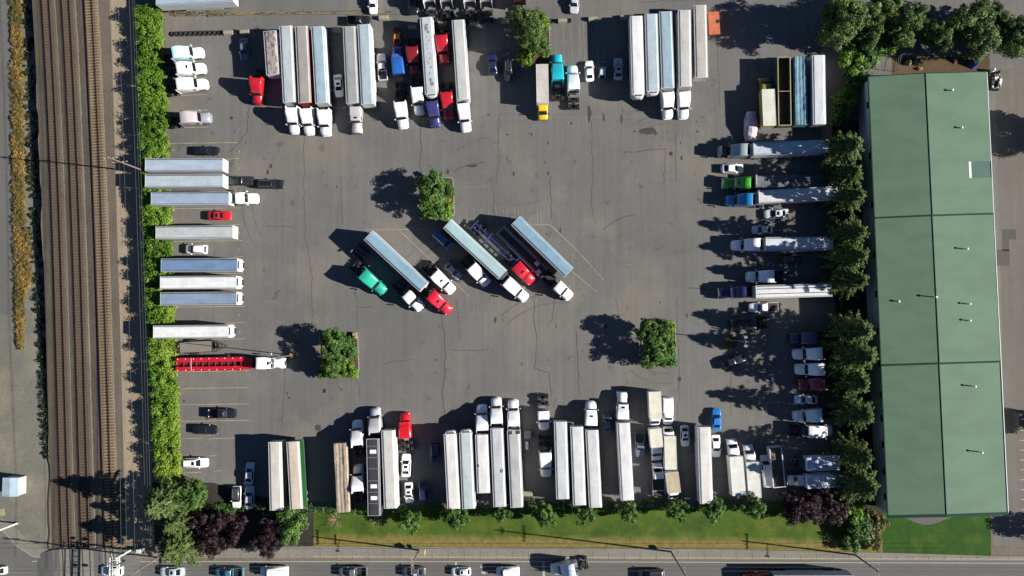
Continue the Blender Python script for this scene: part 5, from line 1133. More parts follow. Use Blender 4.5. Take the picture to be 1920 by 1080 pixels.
car((1403, 577), (1458, 576), 'pickup', CW, 'white pickup with a black bed cover', cover=True)
car((1490, 749), (1533, 749), 'sedan', (.55, .58, .64, 1), 'small silver sedan below the dark red tractor')
car((1396, 669), (1351, 686), 'sedan', BLK, 'black car driving across the lane at a slant')
car((844, 463), (817, 438), 'van', (.07, .10, .22, 1), 'dark blue van in the shadow of a slanted trailer')
car((863, 521), (836, 495), 'sedan', (.16, .19, .24, 1), 'slate grey sedan behind the white tractors in the middle group')
car((1252, 796), (1252, 745), 'van', CW, 'white van beside the topmost cream-roofed box truck')
car((1432, 851), (1441, 914), 'van', CW, 'white van between a box truck and the dump trailer')
st = 'vehicles driving on the street'
car((-22, 1070), (13, 1069), 'sedan', CW, 'white car cut off by the left edge on the street', group=st)
car((190, 1069), (231, 1070), 'suv', CW, 'white car with dark rear window on the rail crossing', group=st, sun=True)
car((300, 1072), (345, 1072), 'sedan', (.40, .46, .48, 1), 'grey-green sedan below the conifers on the street', group=st, sun=True)
car((405, 1073), (456, 1073), 'pickup', (.03, .13, .17, 1), 'teal pickup on the street', group=st)
car((489, 1071), (541, 1071), 'van', CW, 'white van on the street below the small purple tree', group=st)
car((635, 1072), (688, 1071), 'pickup', (.10, .11, .13, 1), 'dark grey pickup on the street', group=st)
car((753, 1072), (798, 1071), 'sedan', DGR, 'dark grey sedan on the street beside the utility pole', group=st)
car((846, 1072), (883, 1071), 'hatch', CW, 'white car with a dark roof window on the street', group=st, sun=True)
car((933, 1071), (972, 1070), 'van', CW, 'white delivery van following the white car with a dark roof window on the street', group=st)
car((1193, 1077), (1246, 1076), 'suv', (.02, .022, .025, 1), 'black car on the street cut off by the bottom edge', group=st)

# ------------------------------------------------------------------ hedge and trees
def in_box(x, y, pad=0.0):
    for cx, cy, rz, hl, hw in BOXES:
        dx, dy = x-cx, y-cy; u = dx*math.cos(rz)+dy*math.sin(rz); v = -dx*math.sin(rz)+dy*math.cos(rz)
        if abs(u) < hl+pad and abs(v) < hw+pad: return True
    return False
for a_, b_ in (((329, 684), (470, 681.5)), ((325, 652), (398, 649))): A_, B_ = G(*a_, 1), G(*b_, 1); rz_, L_ = heading(A_, B_); BOXES.append(((A_.x+B_.x)/2, (A_.y+B_.y)/2, rz_, L_/2+.3, 1.4))
HL = [(-120, 243), (0, 249), (300, 258), (600, 272), (905, 288)]; HR = [(-120, 292), (0, 300), (40, 304), (300, 320), (600, 328), (905, 342)]
r = np.random.default_rng(77); C_, R_ = [], []
h0 = G(290, 440)
for i in range(2700):
    y = r.uniform(12, 902); xl, xr = lerp_path(HL, y), lerp_path(HR, y); u = r.uniform(0, 1); x = xl+5 + (xr-xl-9)*u
    hh = 2.55 - .9*u**2.0 + .5*math.sin(y*.09) + .4*math.sin(y*.23+1); z = max(.5, hh*(1-.8*r.uniform(0, 1)**1.8))
    p = G(x, y, z)
    if in_box(p.x, p.y, .1): z = min(z, .55)
    gap = math.sin(y*.061+u*3)*math.sin(y*.143+1.7-u*2)
    if gap > .72: z *= .45
    C_.append((p.x-h0.x, p.y-h0.y, z)); R_.append(r.uniform(.4, .95))
P_, Nn, T = clumps(C_, [(q_, q_, q_*.85) for q_ in R_], 75, 5)
keep = np.array([not (z > .95 and in_box(x+h0.x, y+h0.y, -.15)) for x, y, z in P_]); P_, Nn, T = P_[keep], Nn[keep], T[keep]
keep = P_[:, 2] > .03; P_, Nn, T = P_[keep], Nn[keep], T[keep]
T = T*.8 + .06 + .22*np.sin(P_[:, 1]*.35)*np.sin(P_[:, 1]*.13+2) + .07*(P_[:, 0] - np.mean(P_[:, 0]))
hd = empty('hedge', h0); tag(hd, 'long bright green hedge between the rails and the parked trucks', 'hedge'); link('foliage', leaf_mesh('foliage', 'leaf_hedge', P_, Nn, .15, T, 9), hd)
m = MB(); rr = random.Random(8)
for y in range(15, 900, 14): p = G((lerp_path(HL, y)+lerp_path(HR, y))/2+rr.uniform(-8, 8), y); m.cyl((p.x-h0.x, p.y-h0.y, 0), (p.x-h0.x+rr.uniform(-.3, .3), p.y-h0.y, .5), .07, 'bark', 5, .04)
link('stems', m.mesh('stems'), hd)

# western verge: dry grass and ditch scrub, its dark colour filling out the bank's shade
def stuff_leaves(name, mat, path_l, path_r, y0, y1, n, hmax, per, leaf, seed, label, cat, dz=True, thin=0.0):
    r = np.random.default_rng(seed); C_ = []; R_ = []
    for i in range(n):
        y = r.uniform(y0, y1); xl, xr = lerp_path(path_l, y), lerp_path(path_r, y); x = r.uniform(xl, xr) + r.normal(0, 1.2); p = G(x, y)
        z = (-drop(y) if dz else 0) + r.uniform(.05, hmax); C_.append((p.x, p.y, z)); R_.append(r.uniform(.25, .6))
    P_, Nn, T = clumps(C_, [(q_, q_, q_*.6) for q_ in R_], per, seed, .2); T = T + .3*np.sin(P_[:, 1]*.21+seed)*np.sin(P_[:, 1]*.57+P_[:, 0])
    o = link(name, leaf_mesh(name, mat, P_, Nn, leaf, T, seed)); tag(o, label, cat, None, 'stuff'); return o
stuff_leaves('dry_grass', 'leaf_dry', [(-30, 14), (300, 17), (560, 22), (660, 28)], [(-30, 31), (150, 37), (300, 37), (410, 40), (440, 48), (520, 52), (560, 38), (600, 38), (660, 36)], -25, 655, 1900, .34, 55, .085, 21, 'golden dry grass strip along the old road', 'dry grass')
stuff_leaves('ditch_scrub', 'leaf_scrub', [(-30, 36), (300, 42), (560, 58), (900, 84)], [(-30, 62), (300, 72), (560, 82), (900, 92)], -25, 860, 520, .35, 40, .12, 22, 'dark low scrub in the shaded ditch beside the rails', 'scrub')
stuff_leaves('low_plants', 'leaf_olive', [(-20, 300), (30, 318)], [(-20, 440), (30, 440)], 22, 30, 60, .1, 20, .08, 24, 'weeds growing in the seam of the upper lot', 'weeds', False)
stuff_leaves('verge_plants', 'leaf_green', [(940, 470), (958, 600), (966, 1460)], [(940, 600), (958, 1460), (966, 1460)], 944, 958, 10, .4, 30, .12, 25, 'low plants along the lower edge of the lot', 'plants', False) if False else None
r = np.random.default_rng(31); C_ = []
for x in np.arange(400, 1470, 3.2):
    yy = 953 + 3*math.sin(x*.05) + r.uniform(-9, 8) - (6 if x > 950 else 0); p = G(x + r.uniform(-2, 2), yy); C_.append((p.x, p.y, r.uniform(.15, .75)))
P_, Nn, T = clumps(C_, [(.6, .6, .45)]*len(C_), 46, 32); keep = np.array([not (z > 1.0 and in_box(x, y, 0)) for x, y, z in P_]); P_, Nn, T = P_[keep], Nn[keep], T[keep]
o = link('verge_shrubbery', leaf_mesh('verge_shrubbery', 'leaf_green', P_, Nn, .13, T*.7, 33)); tag(o, 'low ragged shrubbery along the lower edge of the lot', 'shrubbery', None, 'stuff')

# evergreens between the lot and the warehouse
GF = 'evergreens along the warehouse'
for i, (x, y, s_, sz, lb) in enumerate([(1566, 292, .90, .92, 'evergreen at the nose of the shaded blue-white trailer, northernmost of the row'), (1570, 338, .78, .82, 'evergreen behind the dark flatbed trailer'), (1572, 381, .80, .90, 'smaller evergreen behind the white-roofed trailer of the blue tractor'),
        (1570, 446, .86, 1.0, 'evergreen level with the two silver cars'), (1572, 490, .88, 1.0, 'evergreen behind the car in deep shade'), (1574, 530, .80, .95, 'evergreen behind the striped white trailer'), (1576, 620, .92, 1.06, 'broad evergreen behind the black tractor'),
        (1578, 664, 1.0, 1.10, 'biggest evergreen behind the two white tractors facing left'), (1580, 712, .80, .90, 'evergreen behind the dark red tractor'), (1582, 766, .88, .98, 'evergreen behind the pale blue-white tractor'), (1584, 842, .84, .92, 'evergreen behind the box truck with a black cab'), (1588, 892, .94, 1.0, 'southernmost evergreen of the row beside the warehouse')]):
    tree('fir_%d' % (i % 3), x-3, y, 0, lb, 'evergreen tree', GF, rz=i*67, s=(s_, s_, sz), name='evergreen_tree')
# trees at the upper right
tree('big_0', 1556, 62, 0, 'tall dark tree at the upper left of the tree group, long shadow over the lot', 'tree', 'trees behind the warehouse', 20, (.88, .88, 1.05), 'tall_tree')
tree('big_1', 1604, 60, 0, 'dark tree beside the tallest one at the top edge', 'tree', 'trees behind the warehouse', 140, (.75, .75, .9), 'tall_tree')
tree('big_1', 1672, 62, 0, 'dark tree in the middle of the group above the dirt patch', 'tree', 'trees behind the warehouse', 250, (.8, .8, .85), 'tall_tree')
tree('big_0', 1738, 78, 0, 'half bare looking dark tree above the dirt patch', 'tree', 'trees behind the warehouse', 300, (.6, .6, .7), 'tall_tree')
tree('big_0', 1798, 68, 0, 'wide dark tree above the blue tarpaulin heap', 'tree', 'trees behind the warehouse', 75, (1.0, .92, .82), 'tall_tree')
tree('big_1', 1880, 80, 0, 'dark tree at the upper right corner', 'tree', 'trees behind the warehouse', 10, (.85, .8, .8), 'tall_tree')
for i, (x, y, s_, pr, lb) in enumerate([(1590, 118, 1.9, 'brightbush_0', 'green shrub right of the white shaded trailer, uppermost'), (1625, 100, 1.9, 'bush_1', 'green shrub left of the wire fenced dirt patch'), (1650, 85, 1.6, 'brightbush_1', 'bright green shrub nearest the dirt patch'), (1600, 150, 1.7, 'bush_0', 'shrub at the northwest corner of the warehouse'), (1580, 190, 1.5, 'brightbush_1', 'shrub between the shaded white trailer and the warehouse wall'), (1568, 222, 1.3, 'bush_1', 'shrub just north of the evergreen row')]):
    tree(pr, x, y, 0, lb, 'shrub', 'shrubs around the warehouse', i*50, (s_, s_, 1.5), 'shrub')
tree('big_0', 1640, 30, 0, 'dark tree at the top edge between two larger ones', 'tree', 'trees behind the warehouse', 190, (.62, .62, .75), 'tall_tree')
tree('big_1', 1842, 58, 0, 'dark tree between the wide one and the upper right corner', 'tree', 'trees behind the warehouse', 310, (.62, .62, .72), 'tall_tree')
tree('big_1', 1975, 262, 0, 'tree beyond the right edge, only its shadow reaches the side lot', 'tree', 'trees behind the warehouse', 33, (.8, .8, .95), 'tall_tree')
tree('round_1', 1965, 992, 0, 'tree beyond the right edge, its round shadow on the drive', 'tree', None, 33, (1, 1, .9), 'tree')
tree('round_0', 1935, 792, 0, 'dark tree at the right edge beside the covered vehicle', 'tree', None, 33, (.9, .9, .8), 'tree')
# yard islands
def island(x0, y0, x1, y1, label, trees, bushes):
    pts = [(x0, y0), (x1, y0+(-2)), (x1+2.5, y1-2), (x0+2.5, y1)]; c = [G(*p) for p in pts]; mid = sum(c, Vector())/4
    root = empty('planter_island', (mid.x, mid.y, 0)); tag(root, label, 'planter island', 'planter islands'); loc = [p-mid for p in c]
    def rr_(inset, rad, n=5):
        out = []
        for i in range(4):
            p = loc[i]; a_ = (loc[i-1]-p).normalized(); b_ = (loc[(i+1) % 4]-p).normalized(); k_ = p + (a_+b_)*inset
            for j in range(n+1): t = j/n; u = k_ + a_*rad*(1-t)**2 + b_*rad*t**2; out.append((u.x, u.y))
        return out
    o_, i_ = rr_(0, .8), rr_(.16, .7); n = len(o_); m = MB()
    vs = [(x, y, 0) for x, y in o_] + [(x, y, .15) for x, y in o_] + [(x, y, .15) for x, y in i_] + [(x, y, 0.05) for x, y in i_]
    m.add(vs, [(k_*n+i, k_*n+(i+1) % n, (k_+1)*n+(i+1) % n, (k_+1)*n+i) for k_ in range(3) for i in range(n)][::1], 'kerb_stone'); link('kerb', m.mesh('kerb'), root)
    m = MB(); m.sheet([(x, y, .1) for x, y in i_][::-1], 'dirt'); link('soil', m.mesh('soil'), root)
    for a_ in trees: tree(*a_)
    for a_ in bushes: tree(*a_)
GI, GB = 'island trees', 'island shrubs'
island(788, 334, 850, 408, 'planter island above the slanted turquoise trailer', [('island_0', 813, 352, 0, 'upper tree of the island above the slanted trailers', 'tree', GI, 0, (1.2, 1.12, .95), 'tree'), ('island_1', 815, 386, 0, 'lower tree of the island above the slanted trailers', 'tree', GI, 80, (1.12, 1.15, .95), 'tree')],
    [('brightbush_0', 836, 390, 0, 'bright shrub in the corner of the island above the slanted trailers', 'shrub', GB, 0, (1.15, 1.2, .9), 'shrub'), ('bush_0', 832, 352, 0, 'dark shrub on the right side of the island above the slanted trailers', 'shrub', GB, 50, (1.1, 1.3, .9), 'shrub'), ('brightbush_1', 806, 402, 0, 'shrub on the lower kerb of the island above the slanted trailers', 'shrub', GB, 10, (1.2, .7, .8), 'shrub')])
island(604, 624, 671, 702, 'planter island with a pale block, in front of the red carrier tractor', [('island_1', 630, 643, 0, 'upper tree of the island with the pale block', 'tree', GI, 30, (1.1, 1.15, .95), 'tree'), ('island_0', 633, 680, 0, 'lower tree of the island with the pale block', 'tree', GI, 200, (1.05, 1.1, .88), 'tree')],
    [('brightbush_0', 655, 692, 0, 'bright shrub in the lower right of the island with the pale block', 'shrub', GB, 40, (1.1, 1.1, .9), 'shrub'), ('bush_1', 657, 655, 0, 'shrub along the right kerb of the island with the pale block', 'shrub', GB, 0, (1.0, 1.5, .9), 'shrub'), ('brightbush_1', 614, 694, 0, 'shrub at the lower left of the island with the pale block', 'shrub', GB, 0, (1.2, 1.1, 1), 'shrub'), ('bush_0', 642, 636, 0, 'shrub beside the pale block', 'shrub', GB, 0, (1.0, .9, 1), 'shrub')])
island(1202, 604, 1266, 682, 'planter island left of the lamp post in the lane', [('island_0', 1216, 622, 0, 'upper tree of the island left of the lamp post', 'tree', GI, 120, (1.12, 1.12, 1.0), 'tree'), ('island_1', 1220, 662, 0, 'lower tree of the island left of the lamp post', 'tree', GI, 10, (1.08, 1.1, .95), 'tree')],
    [('bush_0', 1250, 650, 0, 'dark shrub in the middle of the island left of the lamp post', 'shrub', GB, 0, (1.2, 1.3, .9), 'shrub'), ('brightbush_1', 1218, 672, 0, 'bright yellow-green shrub of the island left of the lamp post', 'shrub', GB, 0, (.9, 1.0, 1.0), 'shrub'), ('bush_1', 1252, 676, 0, 'shrub at the lower right of the island left of the lamp post', 'shrub', GB, 0, (1.1, .9, .8), 'shrub'), ('brightbush_0', 1250, 616, 0, 'shrub at the upper right of the island left of the lamp post', 'shrub', GB, 0, (1.1, 1.0, .9), 'shrub')])
island(968, 34, 1030, 122, 'planter island above the yellow box truck', [('big_0', 990, 66, 0, 'tall light green tree on the island above the yellow box truck', 'tree', GI, 50, (.62, .75, .82), 'tree'), ('island_1', 1008, 94, 0, 'smaller tree on the island above the yellow box truck', 'tree', GI, 90, (1.05, 1.05, 1.0), 'tree')],
    [('brightbush_0', 985, 108, 0, 'bright shrub on the lower side of the island above the yellow box truck', 'shrub', GB, 0, (1.3, 1.2, 1), 'shrub'), ('brightbush_1', 1008, 48, 0, 'bright shrub on the upper side of the island above the yellow box truck', 'shrub', GB, 0, (1.4, 1.3, 1.2), 'shrub')])
# trees in the verge
for i, (x, y, s_, lb) in enumerate([(777, 968, 1.0, 'small street tree below the tilted white sedan'), (859, 961, 1.15, 'small street tree below the pair of cooled trailers'), (940, 958, .85, 'smallest street tree, below the trailer with a roof hatch'), (1018, 957, 1.15, 'small street tree below the white tractor deep in the row'), (1097, 957, 1.0, 'small street tree below the three tractorless trailers'), (1177, 954, .95, 'small street tree below the lettered trailer'), (1260, 948, 1.05, 'small street tree below the tan-roofed box truck'), (1332, 946, 1.05, 'small street tree beside the white trailer near the blue car'), (1406, 944, 1.1, 'small street tree below the sooty box truck')]):
    tree('street_%d' % (i % 2), x, y, 0, lb, 'street tree', 'street trees on the verge', i*77, (s_, s_, s_), 'street_tree')
tree('plum_0', 1493, 944, 0, 'wide dark purple tree below the shaded box trucks, left part', 'tree', 'purple-leaved trees', 0, (1.0, .85, .8), 'purple_tree')
tree('plum_1', 1547, 936, 0, 'dark purple tree next to the bright green shrub at the warehouse corner', 'tree', 'purple-leaved trees', 60, (.95, .95, .8), 'purple_tree')
tree('plum_1', 420, 990, 0, 'larger dark purple tree of the lower left corner', 'tree', 'purple-leaved trees', 0, (1.05, 1.15, 1.0), 'purple_tree')
tree('plum_0', 512, 1006, 0, 'smaller dark purple tree at the pavement, above the white van', 'tree', 'purple-leaved trees', 40, (.8, .75, .75), 'purple_tree')
tree('round_0', 557, 976, 0, 'round dark green tree below the two green-framed containers', 'tree', None, 0, (1.15, 1.25, .95), 'round_tree')
tree('round_1', 372, 920, 0, 'bright green round tree at the lower end of the hedge', 'tree', None, 0, (1.15, 1.15, .95), 'round_tree')
for i, (x, y, s_, sz, lb) in enumerate([(335, 930, .95, .95, 'upper conifer at the lower left corner beside the rails'), (352, 968, .7, .75, 'middle conifer at the lower left corner, between the two larger ones'), (358, 1008, 1.0, .85, 'lower conifer at the lower left corner overhanging the street')]):
    tree('fir_%d' % i, x, y, 0, lb, 'evergreen tree', 'conifers at the lower left corner', i*40+15, (s_, s_, sz), 'evergreen_tree')
tree('brightbush_0', 1592, 944, 0, 'bright green shrub between the purple tree and the warehouse corner', 'shrub', None, 0, (1.5, 1.9, 1.4), 'shrub')
tree('olive_0', 1638, 978, 0, 'trimmed brown-green hedge bush at the warehouse corner', 'shrub', None, 0, (.9, 1.3, .8), 'hedge_bush')
tree('olive_0', 1636, 1010, 0, 'brown-green bush below the trimmed one, near the pavement', 'shrub', None, 90, (.9, .9, .7), 'hedge_bush')
tree('bush_1', 1608, 990, 0, 'dark green bush left of the trimmed brown-green one', 'shrub', None, 90, (1.6, 1.6, 1.2), 'shrub')
tree('bush_0', 1590, 1014, 0, 'dark bush at the right end of the grass verge', 'shrub', None, 30, (1.2, 1.1, .9), 'shrub')
# two bare bushes at the lower edge
for x, y, h_, lb in ((632, 974, 2.6, 'bare straw-coloured bush below the brown tarpaulin'), (708, 975, 1.8, 'smaller bare bush below the black-roofed trailer')):
    c = G(x, y); m = MB(); rr = random.Random(x)
    for i in range(70): t = rr.uniform(0, 6.28); l_ = rr.uniform(.5, 1)*h_; m.bar((0, 0, .05), (math.cos(t)*l_*.8, math.sin(t)*l_*.8, l_*rr.uniform(.3, .9)), .014, 'line_yellow')
    o = link('bare_bush', m.mesh('bare_bush'), loc=(c.x, c.y, 0)); tag(o, lb, 'bush', 'bare bushes')

# ------------------------------------------------------------------ posts, wires, small things
def utility_pole(px, py, h, arms, label, arm_rot=0.0, lamp=None, r0=.17):
    c = G(px, py); root = empty('utility_pole', (c.x, c.y, 0)); tag(root, label, 'utility pole', 'utility poles')
    m = MB(); m.cyl((0, 0, 0), (0, 0, h), r0, 'pole_wood', 10, r0*.65); link('post', m.mesh('post'), root)
    for z, L_ in arms:
        m = MB(); ca, sa = math.cos(arm_rot), math.sin(arm_rot); m.bar((-ca*L_/2, -sa*L_/2, z), (ca*L_/2, sa*L_/2, z), .09, 'pole_wood'); am = link('crossarm', m.mesh('crossarm'), root)
        for t in (-.46, -.2, .2, .46):
            m = MB(); m.cyl((ca*L_*t, sa*L_*t, z+.06), (ca*L_*t, sa*L_*t, z+.3), .06, 'pale_metal', 6); link('insulator', m.mesh('insulator'), am)
    if lamp:
        m = MB(); dx, dy, z = lamp; m.bar((0, 0, z), (dx, dy, z+.5), .05, 'grey_metal'); la = link('lamp_arm', m.mesh('lamp_arm'), root); m = MB(); m.bbox(dx-.3, dx+.3, dy-.15, dy+.15, z+.42, z+.58, 'pale_metal', .04); link('lamp_head', m.mesh('lamp_head'), la)
    return c
NS = math.radians(92)
utility_pole(279, 324, 16, [(14.6, 2.4), (11.2, 2.8)], 'leaning-looking wooden utility pole beside the hedge, wires running along the rails', math.radians(5))
utility_pole(298, 1045, 16, [(15, 2.4), (12, 2.4)], 'brown wooden utility pole at the street corner below the conifers', math.radians(5))
utility_pole(786, 1031, 10.8, [(10.2, 3.0), (8.4, 2.0)], 'utility pole on the pavement above the dark grey sedan', NS, (.4, -2.2, 8.0))
utility_pole(1258, 1034, 17.5, [(14.5, 3.2), (16.6, 1.2)], 'tallest utility pole on the pavement, long shadow across the verge', NS)
utility_pole(1603, 1040, 11, [(10.5, 3.0)], 'utility pole on the pavement near the warehouse lawn', NS, (.6, -2.4, 8.5))
def lamp_post(px, py, h, label, heads):
    c = G(px, py); root = empty('lamp_post', (c.x, c.y, 0)); tag(root, label, 'lamp post', 'yard lamp posts'); m = MB(); m.cyl((0, 0, 0), (0, 0, .75), .5, 'yellow_coat', 14, .42); link('base', m.mesh('base'), root)
    m = MB(); m.cyl((0, 0, .75), (0, 0, h), .09, 'grey_metal', 10, .06); link('post', m.mesh('post'), root)
    for dx, dy in heads: m = MB(); m.bar((0, 0, h-.1), (dx, dy, h), .03, 'grey_metal').bbox(dx-.3, dx+.3, dy-.24, dy+.24, h-.05, h+.12, 'grey_metal', .05); link('lamp_head', m.mesh('lamp_head'), root)
lamp_post(548, 666, 13.5, 'lamp post on a yellow base at the nose of the white long-nosed tractor', ((.0, .8), (.0, -.8)))
lamp_post(1364, 637, 13.5, 'lamp post on a yellow base in the lane right of the planter island', ((.0, .8), (.0, -.8)))
tree('olive_0', 1371, 640, 0, 'low yellowish bush around the foot of the lamp post in the lane', 'shrub', None, 0, (.55, .8, .35), 'shrub')
def wire(a_, b_, ha, hb, r_, label, group='overhead wires', sag=.6):
    A, B_ = G(*a_, ha), G(*b_, hb); m = MB(); n = 10; pts = []
    for i in range(n+1): t = i/n; p = A.lerp(B_, t); p.z -= sag*4*t*(1-t); pts.append(p)
    for i in range(n): m.cyl(pts[i], pts[i+1], r_, 'cable', 5)
    o = link('overhead_wire', m.mesh('overhead_wire')); tag(o, label, 'wire', group)
wire((250, -60), (286, 1130), 6.2, 6.2, .03, 'overhead wire nearest the hedge along the rails'); wire((246, -60), (281, 1130), 6.6, 6.6, .022, 'thin overhead wire second from the hedge along the rails'); wire((240, -60), (276, 1130), 6.9, 6.9, .03, 'overhead wire third from the hedge along the rails')
wire((219, -60), (255, 1130), 11.4, 11.4, .03, 'overhead wire over the middle of the gravel strip'); wire((214, -60), (238, 1130), 11.4, 11.4, .022, 'thin overhead wire left of the middle of the gravel strip'); wire((206, -60), (228, 1130), 14.8, 14.8, .03, 'overhead wire nearest the rails')
wire((-60, 1063), (1980, 1064), 8.6, 8.6, .03, 'upper overhead wire along the street', 'street wires', .3); wire((-60, 1070), (1980, 1072), 8.3, 8.3, .03, 'lower overhead wire along the street', 'street wires', .3)
# crossing signal with its cantilever
c = G(248, 1030); root = empty('crossing_signal', (c.x, c.y, 0)); tag(root, 'white rail crossing signal with a ladder truss over the street', 'rail signal')
m = MB(); m.cyl((0, 0, 0), (0, 0, 6.2), .17, 'white_coat', 10); link('mast', m.mesh('mast'), root)
m = MB()
for dx in (-.9, .5): m.box(dx-.08, dx+.08, -12, .3, 5.9, 6.06, 'white_coat').box(dx-.06, dx+.06, -12, .3, 6.7, 6.8, 'white_coat')
for i in range(11): y = -.4-i*1.1; m.box(-.82, .42, y-.05, y+.05, 5.93, 6.03, 'white_coat').bar((-.9, y, 6.0), (-.9, y, 6.75), .03, 'white_coat').bar((.5, y, 6.0), (.5, y, 6.75), .03, 'white_coat')
link('truss', m.mesh('truss'), root)
for i, (x, y) in enumerate(((-1.3, -.6), (-1.3, 1.0), (1.0, .9), (1.1, -.6), (-1.2, -4.2), (-1.2, -6.8), (.9, -4.2))):
    m = MB(); m.cyl((x-.12, y, 5.6), (x+.12, y, 5.6), .3, 'black_metal', 12).cyl((x+.12, y, 5.6), (x+.3, y, 5.6), .14, 'black_metal', 10).bar((x, y, 5.6), (max(-.9, min(.5, x)), min(.2, y), 5.95), .04, 'white_coat'); link('signal_lamp', m.mesh('signal_lamp'), root)
c = G(266, 1030); m = MB(); m.bbox(-.45, .45, -.35, .35, 0, 1.5, 'pale_metal', .05)
o = link('signal_cabinet', m.mesh('signal_cabinet'), loc=(c.x, c.y, 0)); tag(o, 'small grey signal cabinet beside the rail crossing', 'cabinet')
c = G(33, 981); root = empty('street_lamp', (c.x, c.y, 0)); tag(root, 'white street lamp post at the lower left corner', 'street lamp'); m = MB(); m.cyl((0, 0, 0), (0, 0, 9), .16, 'white_coat', 10, .11); link('post', m.mesh('post'), root); m = MB(); m.bar((0, 0, 8.9), (-.4, -2.4, 9.3), .07, 'white_coat'); ar = link('lamp_arm', m.mesh('lamp_arm'), root); m = MB(); m.bbox(-.62, -.22, -2.9, -2.2, 9.2, 9.38, 'grey_metal', .04); link('lamp_head', m.mesh('lamp_head'), ar); m = MB(); m.cyl((0, 0, 0), (0, 0, .3), .32, 'concrete', 12); link('footing', m.mesh('footing'), root)
# rail equipment cabin
c = G(36, 908); root = empty('equipment_cabin', (c.x, c.y, 0)); tag(root, 'pale metal railway equipment cabin with a corrugated side near the street corner', 'cabin')
m = MB(); m.box(-1.5, 1.5, -1.75, 1.75, .15, 2.7, 'panel'); link('wall', m.mesh('wall'), root, color=P(200, 200, 196)); m = MB(); m.loft([[(-1.62, y, 2.68), (1.62, y, 2.68), (1.62, y, 2.76), (0, y, 2.96), (-1.62, y, 2.76)] for y in (-1.85, 1.85)], 'roof_skin', False); link('roof', m.mesh('roof'), root, color=P(190, 208, 225)); m = MB(); m.box(-1.6, 1.6, -1.8, 1.8, 0, .15, 'concrete'); link('footing', m.mesh('footing'), root); m = MB(); m.box(1.5, 1.54, -.5, .5, .2, 2.2, 'pale_metal'); link('door', m.mesh('door'), root)
# road sign and its plates, seen edge on from above
c = G(800, 1029); root = empty('road_sign', (c.x, c.y, 0)); tag(root, 'diamond road sign on a thin post beside the tall utility pole shadow', 'road sign'); m = MB(); m.cyl((0, 0, 0), (0, 0, 3.3), .04, 'grey_metal', 6); link('post', m.mesh('post'), root)
m = MB(); m.add([(-.03+t, math.cos(i*math.pi/2)*.62, 2.75+math.sin(i*math.pi/2)*.62) for t in (0, .05) for i in range(4)], [(3, 2, 1, 0), (4, 5, 6, 7), (0, 1, 5, 4), (1, 2, 6, 5), (2, 3, 7, 6), (3, 0, 4, 7)], 'yellow_coat'); link('sign_plate', m.mesh('sign_plate'), root); m = MB(); m.box(-.03, .02, -.45, .45, 1.55, 2.0, 'yellow_coat'); link('lower_plate', m.mesh('lower_plate'), root)
c = G(1269, 1031); root = empty('road_sign', (c.x, c.y, 0)); tag(root, 'round road sign on a thin post right of the tallest utility pole', 'road sign'); m = MB(); m.cyl((0, 0, 0), (0, 0, 2.6), .04, 'grey_metal', 6); link('post', m.mesh('post'), root); m = MB(); m.cyl((-.03, 0, 2.4), (.02, 0, 2.4), .42, 'pale_metal', 16); link('sign_plate', m.mesh('sign_plate'), root)
# concrete blocks and tyres along the upper lot edge
def barrier(px, py, L_, label, rz=0.0):
    c = G(px, py, .4); m = MB(); m.loft([[(x, -.32, 0), (x, .32, 0), (x, .3, .3), (x, .2, .72), (x, .16, .8), (x, -.16, .8), (x, -.2, .72), (x, -.3, .3)] for x in (-L_/2, L_/2)], 'kerb_stone', False)
    for t in (-.3, .3): m.bar((t*L_-.1, 0, .86), (t*L_+.1, 0, .86), .03, 'grey_metal').bar((t*L_-.1, 0, .78), (t*L_-.1, 0, .87), .03, 'grey_metal').bar((t*L_+.1, 0, .78), (t*L_+.1, 0, .87), .03, 'grey_metal')
    o = link('concrete_barrier', m.mesh('concrete_barrier'), loc=(c.x, c.y, 0)); o.rotation_euler = (0, 0, math.radians(2)+rz); o.scale = (1, 1.6, 1); tag(o, label, 'concrete barrier', 'concrete barriers')
for a_ in ((428, 61, 1.8, 'pale concrete barrier at the right end of the tyre row'), (459, 59.5, 1.8, 'pale concrete barrier above the slate blue sedan'), (632, 56, 1.8, 'concrete barrier in shade above the white sedan between trailers'), (719, 33, 1.8, 'pale concrete barrier right of the black pickup parked sideways'), (773, 51, 1.8, 'concrete barrier in shade right of the orange car'), (829, 43, 1.7, 'pale concrete barrier behind the upper red tractor'), (890, 42, 1.9, 'pale concrete slab in the tree shadow below the bare chassis'), (948, 38, 1.7, 'concrete barrier in shade left of the tall island tree'), (1055, 38.5, 1.8, 'pale concrete barrier between two tyres'), (1112, 35, 1.8, 'pale concrete barrier in the middle of the empty upper bays'), (1171, 32, 1.7, 'concrete barrier in shade left of the brightest trailer')): barrier(*a_)
tyre = MB()
N1, N2 = 18, 8
rg = [[(( .40+.13*math.cos(6.283*j/N2))*math.cos(6.283*i/N1), (.40+.13*math.cos(6.283*j/N2))*math.sin(6.283*i/N1), .15+.15*math.sin(6.283*j/N2)) for j in range(N2)] for i in range(N1)]
tyre.loft(rg+[rg[0]], 'rubber', True, False); tm_ = tyre.mesh('tyre')
for i in range(11): c = G(325.5+i*9.0, 64.3-i*.22); o = link('tyre', tm_, loc=(c.x, c.y, 0)); o.scale = (1.02, 1.02, 1.2); tag(o, 'worn black tyre lying in the row below the cut-off pale trailer', 'tyre', 'tyres in the row')
for x, y, lb in ((1035, 40, 'tyre left of the concrete barrier between two tyres'), (1067, 39, 'tyre right of the concrete barrier between two tyres'), (441, 60, 'tyre between the two pale concrete barriers')): c = G(x, y); o = link('tyre', tm_, loc=(c.x, c.y, 0)); tag(o, lb, 'tyre', 'single tyres')
